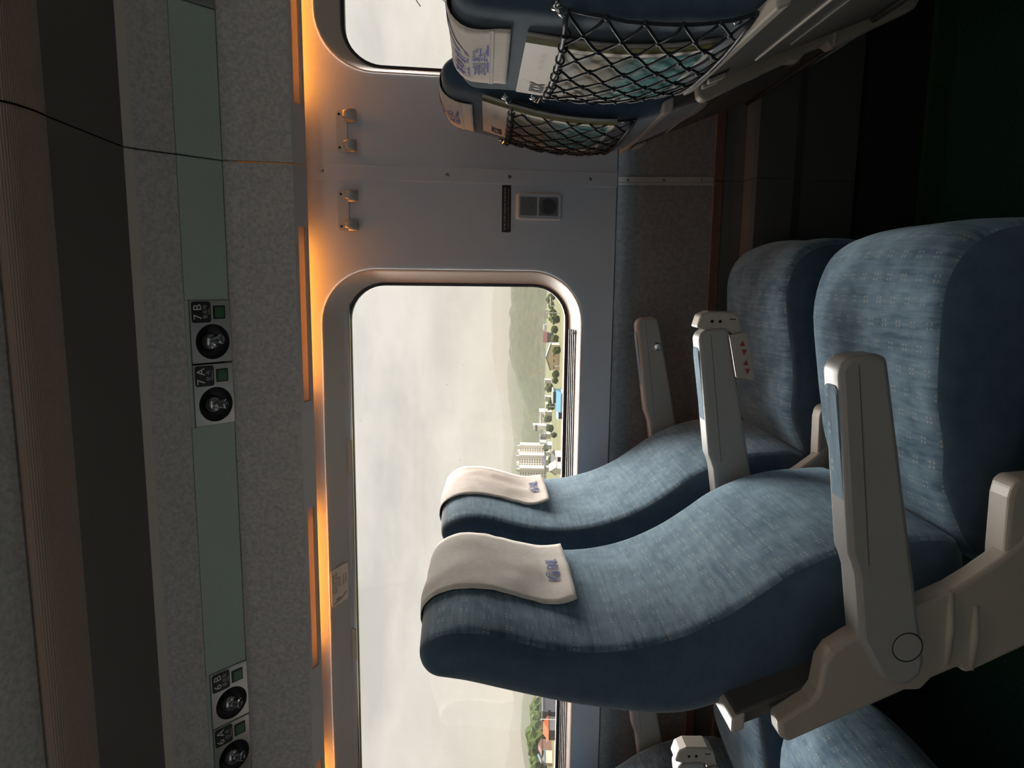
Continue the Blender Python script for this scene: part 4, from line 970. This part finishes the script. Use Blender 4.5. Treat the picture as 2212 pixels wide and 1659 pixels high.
def house(u_base, v0, v1, h, depth, wall, roof, name, label, rise=0.0, group=None, cat='building', windows=None, gable_front=False, over=.4, zoff=0.0):
    """front wall stands on the ground where the picture shows its foot"""
    a, b = on_ground(u_base, v1), on_ground(u_base, v0); x0, x1 = min(a.x, b.x), max(a.x, b.x); y = (a.y+b.y)/2; z = -G + zoff
    t = thing(name, ((x0+x1)/2, y, -G), label, cat, group); xm = (x0+x1)/2
    if gable_front:
        MB().prism([(x0, z), (x1, z), (x1, z+h), (xm, z+h+rise), (x0, z+h)], y, y+depth, 'y').build('wall', wall, t)
        for xa, xb in ((x0-over, xm), (x1+over, xm)):
            za = z+h-over*rise/((x1-x0)/2)
            MB().add([(xa, y-over, za), (xb, y-over, z+h+rise), (xb, y+depth+over, z+h+rise), (xa, y+depth+over, za), (xa, y-over, za+.35), (xb, y-over, z+h+rise+.35), (xb, y+depth+over, z+h+rise+.35), (xa, y+depth+over, za+.35)],
                     [(0, 1, 2, 3), (4, 5, 6, 7), (0, 1, 5, 4), (1, 2, 6, 5), (2, 3, 7, 6), (3, 0, 4, 7)]).build('roof', roof, t)
    else:
        MB().box(x0, x1, y, y+depth, z, z+h).build('wall', wall, t)
        if rise:
            MB().prism([(y-over, z+h), (y+depth/2, z+h+rise), (y+depth+over, z+h)], x0-over, x1+over, 'x').build('roof', roof, t)
        else: MB().box(x0-over, x1+over, y-over, y+depth+over, z+h, z+h+.5).build('roof', roof, t)
    for (fx, fz, fw, fh) in (windows or []):
        cx = x0 + (x1-x0)*fx; MB().box(cx-fw/2, cx+fw/2, y-.12, y+.05, z+h*fz-fh/2, z+h*fz+fh/2).build('window', 'dark_glass', t)
    return land(t)
A_ = lambda a: 1100 + a*.1386
house(A_(780), 742.8, 803, 4.2, 12, 'cream', 'steel_blue', 'warehouse', 'cream gabled warehouse with four dark window slots outside', 2.0, windows=[(f, .62, 1.7, .35) for f in (.12, .36, .60, .84)], gable_front=True)
house(A_(690), 718, 741, 4.5, 8, 'grey_wall', 'maroon', 'house', 'small house with dark red roof beside the cream warehouse', 3.0)
house(1221, 848, 892, 1.6, 10, 'white_wall', 'blue_roof', 'warehouse', 'low warehouse with bright blue roof near the track', 1.6)
house(1219.5, 892, 906, 2.2, 8, 'grey_wall', 'steel_blue', 'shed', 'small grey shed at the end of the blue roofed warehouse', .8)
house(1213, 846, 872, 3.4, 10, 'green_wall', 'white_wall', 'warehouse', 'dark green walled store behind the blue roofed warehouse', 0)
house(1179.5, 878, 941, 9.5, 25, 'white_wall', 'white_wall', 'school_building', 'long low white building with a single window band at the hill foot', 0, windows=[(.38, .62, 26, 1.2), (.1, .4, 3, 1.4), (.75, .4, 4, 1.4)])
house(1179.5, 916, 932.5, 18.0, 15, 'white_wall', 'white_wall', 'stair_tower', 'white stair tower rising behind the long low white building', 0, windows=[(.4, .75, 9, 3)], zoff=0.0)
house(1180, 941, 953, 8.0, 14, 'dark_glass', 'white_wall', 'glass_hall', 'small dark glazed hall joined to the long white building', 0)
house(1180.5, 954, 962, 8.2, 14, 'white_wall', 'white_wall', 'annex', 'small white annex between the glazed hall and the apartment towers', 0)
# apartment towers
def tower(v0, v1, ub, ut, yd, label):
    a = at_dist(ub, v1, yd); b = at_dist(ut, v0, yd); x0, x1 = a.x, b.x; h = b.z + G
    t = thing('apartment_tower', ((x0+x1)/2, yd, -G), label, 'apartment tower', 'apartment towers')
    MB().box(x0, x1, yd, yd+14, -G, -G+h).build('wall', 'white_wall', t)
    w = x1-x0; MB().box(x0+w*.70, x0+w*.92, yd-1.2, yd+3, -G, -G+h+3.5).build('stair_shaft', 'pale', t)
    MB().box(x0+w*.05, x0+w*.3, yd+2, yd+8, -G+h, -G+h+3).build('roof_house', 'pale', t)
    nf = max(6, int(h/3.0))
    for c in (.12, .34, .54):
        mb = MB()
        for k in range(nf): mb.box(x0+w*c, x0+w*(c+.11), yd-.15, yd+.1, -G+1.2+k*h/nf, -G+2.5+k*h/nf)
        o = mb.build('window_column', 'slate', t); o['kind'] = 'stuff'
    return land(t)
tower(961, 981, 1174, 1123, 880, 'pale apartment tower nearest the white school, with a blank side wall')
tower(982.5, 1009, 1176, 1121, 860, 'pale apartment tower in the middle of the visible group')
tower(1010.5, 1040, 1177, 1122, 840, 'pale apartment tower partly hidden by the window seat head')
# small pale houses of the town
hv = [(1186, 835, 846), (1190, 856, 868), (1186, 872, 884), (1192, 888, 901), (1187, 905, 914), (1193, 918, 930), (1189, 936, 950), (1192, 960, 972), (1187, 975, 986), (1196, 992, 1008), (1190, 820, 832), (1184, 668, 690), (1181, 700, 714), (1194, 1008, 1022), (1190, 1622, 1640), (1193, 1645, 1659), (1188, 1640, 1652)]
rn = random.Random(5)
ORD = 'first second third fourth fifth sixth seventh eighth ninth tenth eleventh twelfth thirteenth fourteenth fifteenth sixteenth seventeenth eighteenth nineteenth twentieth twenty-first twenty-second twenty-third twenty-fourth'.split()
for k, (u, a, b) in enumerate(sorted(hv, key=lambda q: q[1])):
    house(u, a, b, rn.uniform(3, 5), rn.uniform(7, 12), rn.choice(['pale', 'white_wall', 'pink_wall', 'pale']), rn.choice(['slate', 'pale', 'steel_blue', 'grey_wall']), 'house', f'small pale town house, {ORD[k]} counting back from the window corner', rn.choice([0, 1.5, 2.0]), group='small town houses', cat='house')
house(1217, 985, 1006, 3.2, 9, 'white_wall', 'slate', 'house', 'white bungalow with dark roof close to the track', 1.4, windows=[(.3, .5, 1.4, 1.1), (.7, .5, 1.4, 1.1)])
house(1219, 1011, 1026, 3.4, 9, 'white_wall', 'pale', 'shed', 'white gabled shed just beside the window seat back', 1.6, gable_front=True)
house(1203, 1530, 1571, 5.5, 16, 'slate', 'grey_wall', 'factory', 'dark grey factory with white windows seen behind the near seat', 0, windows=[(.3, .55, 3.0, 1.2), (.6, .55, 3.0, 1.2), (.85, .55, 3.0, 1.2)])
house(1204, 1571, 1607, 3.4, 9, 'grey_wall', 'orange_roof', 'house', 'house with bright orange roof seen behind the near seat', 2.2)
house(1191, 1616, 1636, 5, 9, 'brick', 'brick', 'house', 'red brick house at the hill foot near the picture edge', 1.8)
# trees
def tree_mesh(seed, mtc):
    rnd = random.Random(seed); bm = bmesh.new(); bmesh.ops.create_icosphere(bm, subdivisions=3, radius=1.0)
    for v in bm.verts:
        n_ = mnoise.fractal(v.co*1.9 + Vector((seed*3.1, 0, 0)), 1.0, 2.2, 4); v.co *= 1 + .38*n_; v.co.z *= .95
    me = bpy.data.meshes.new('crown'); bm.to_mesh(me); bm.free(); me.materials.append(MATS[mtc]); return me
crowns = [tree_mesh(k, 'leaf') for k in range(4)]
tm = bpy.data.meshes.new('trunk'); b0 = MB().lathe([(.12, -1.0), (.08, -.3), (.05, .2)], (0, 0, 0), (0, 0, 1), 7); tm.from_pydata(b0.v, [], b0.f); tm.materials.append(MATS['bark'])
tv = [(1211, 757), (1207, 731), (1206, 712), (1204, 690), (1203, 676), (1198, 660), (1194, 648), (1201, 640), (1209, 690), (1208, 808), (1206, 822), (1200, 868), (1199, 878), (1203, 940), (1204, 985), (1203, 994), (1199, 1001), (1190, 1000), (1189, 1008), (1206, 790),
      (1196, 838), (1192, 905), (1196, 925), (1188, 968)]
tl = [(1183, 1528), (1184, 1543), (1185, 1558), (1187, 1573), (1188, 1588), (1189, 1602), (1184, 1616), (1186, 1652)]
def tree(u, v, size, label, group):
    p = on_ground(u, v); t = thing('tree', p, label, 'tree', group)
    for me, nm in ((crowns[rn.randrange(4)], 'crown'), (tm, 'trunk')):
        o = bpy.data.objects.new(nm, me); COL.objects.link(o); o.parent = t
        o.location = (0, 0, size*1.0 if nm == 'crown' else size*.95); o.scale = (size*rn.uniform(.8, 1.1), size, size*rn.uniform(.85, 1.1)) if nm == 'crown' else (size, size, size)
        o.rotation_euler = (0, 0, rn.uniform(0, 6))
    ORG[t.name] = p; return land(t)
for k, (u, v) in enumerate(sorted(tv, key=lambda q: q[1])): tree(u, v, rn.uniform(1.6, 2.5)*on_ground(u, v).y/360, f'leafy tree on the plain, {ORD[k]} counting back from the window corner', 'trees on the plain')
for k, (u, v) in enumerate(tl): tree(u, v, rn.uniform(5.5, 6.8), f'tall green tree behind the orange roof, {ORD[k]} counting from the near seat back', 'trees above the orange roof')
# masts beside the track and street poles
def mast(u, v, top, label, arm=None, cat='pole'):
    p = on_ground(u, v); h = (u-top)/F_PX*p.y
    t = thing('utility_pole', p, label, cat, 'white poles on the plain')
    MB().tube([(p.x, p.y, -G), (p.x, p.y, -G+h)], .16*p.y/300, 6).build('post', 'pole_white', t)
    if arm: MB().tube([(p.x, p.y, -G+h), (p.x+arm, p.y, -G+h)], .13*p.y/300, 6).build('crossarm', 'pole_white', t)
    return land(t)
for k, (u, v, tp, arm) in enumerate(sorted(((1210, 661, 1189, 4.5), (1209, 676, 1179, 0), (1208, 700, 1178, 0), (1219, 791, 1197, 0), (1200, 879, 1185, 0), (1195, 915, 1178, 0), (1215, 975, 1192, 5), (1214, 1008, 1194, 0), (1205, 1555, 1163, 0), (1203, 1589, 1179, -3), (1190, 1604, 1168, 0), (1193, 928, 1176, 0)), key=lambda q: q[1])):
    mast(u, v, tp, f'thin white pole on the plain, {ORD[k]} counting back from the window corner', arm)
# haze over the plain
hz = bpy.data.materials.new('haze'); hz.use_nodes = True; t_ = hz.node_tree; t_.nodes.clear()
vs_ = N(t_, 'ShaderNodeVolumeScatter', Density=3.4e-4, Anisotropy=0.0); vs_.inputs['Color'].default_value = (.222, .208, .188, 1)
va_ = N(t_, 'ShaderNodeVolumeAbsorption', Density=3.4e-4); va_.inputs['Color'].default_value = (.222, .208, .188, 1)
ad_ = N(t_, 'ShaderNodeAddShader'); L(t_, vs_.outputs[0], ad_.inputs[0]); L(t_, va_.outputs[0], ad_.inputs[1])
oo = N(t_, 'ShaderNodeOutputMaterial'); L(t_, ad_.outputs[0], oo.inputs['Volume']); MATS['haze'] = hz
land(tag(MB().box(-8000, 8000, 120, 7500, -G-5, 330).build('haze', 'haze', loc=(0, 3000, -G)), 'pale summer haze hanging over the plain and hills', 'haze', kind='stuff'))
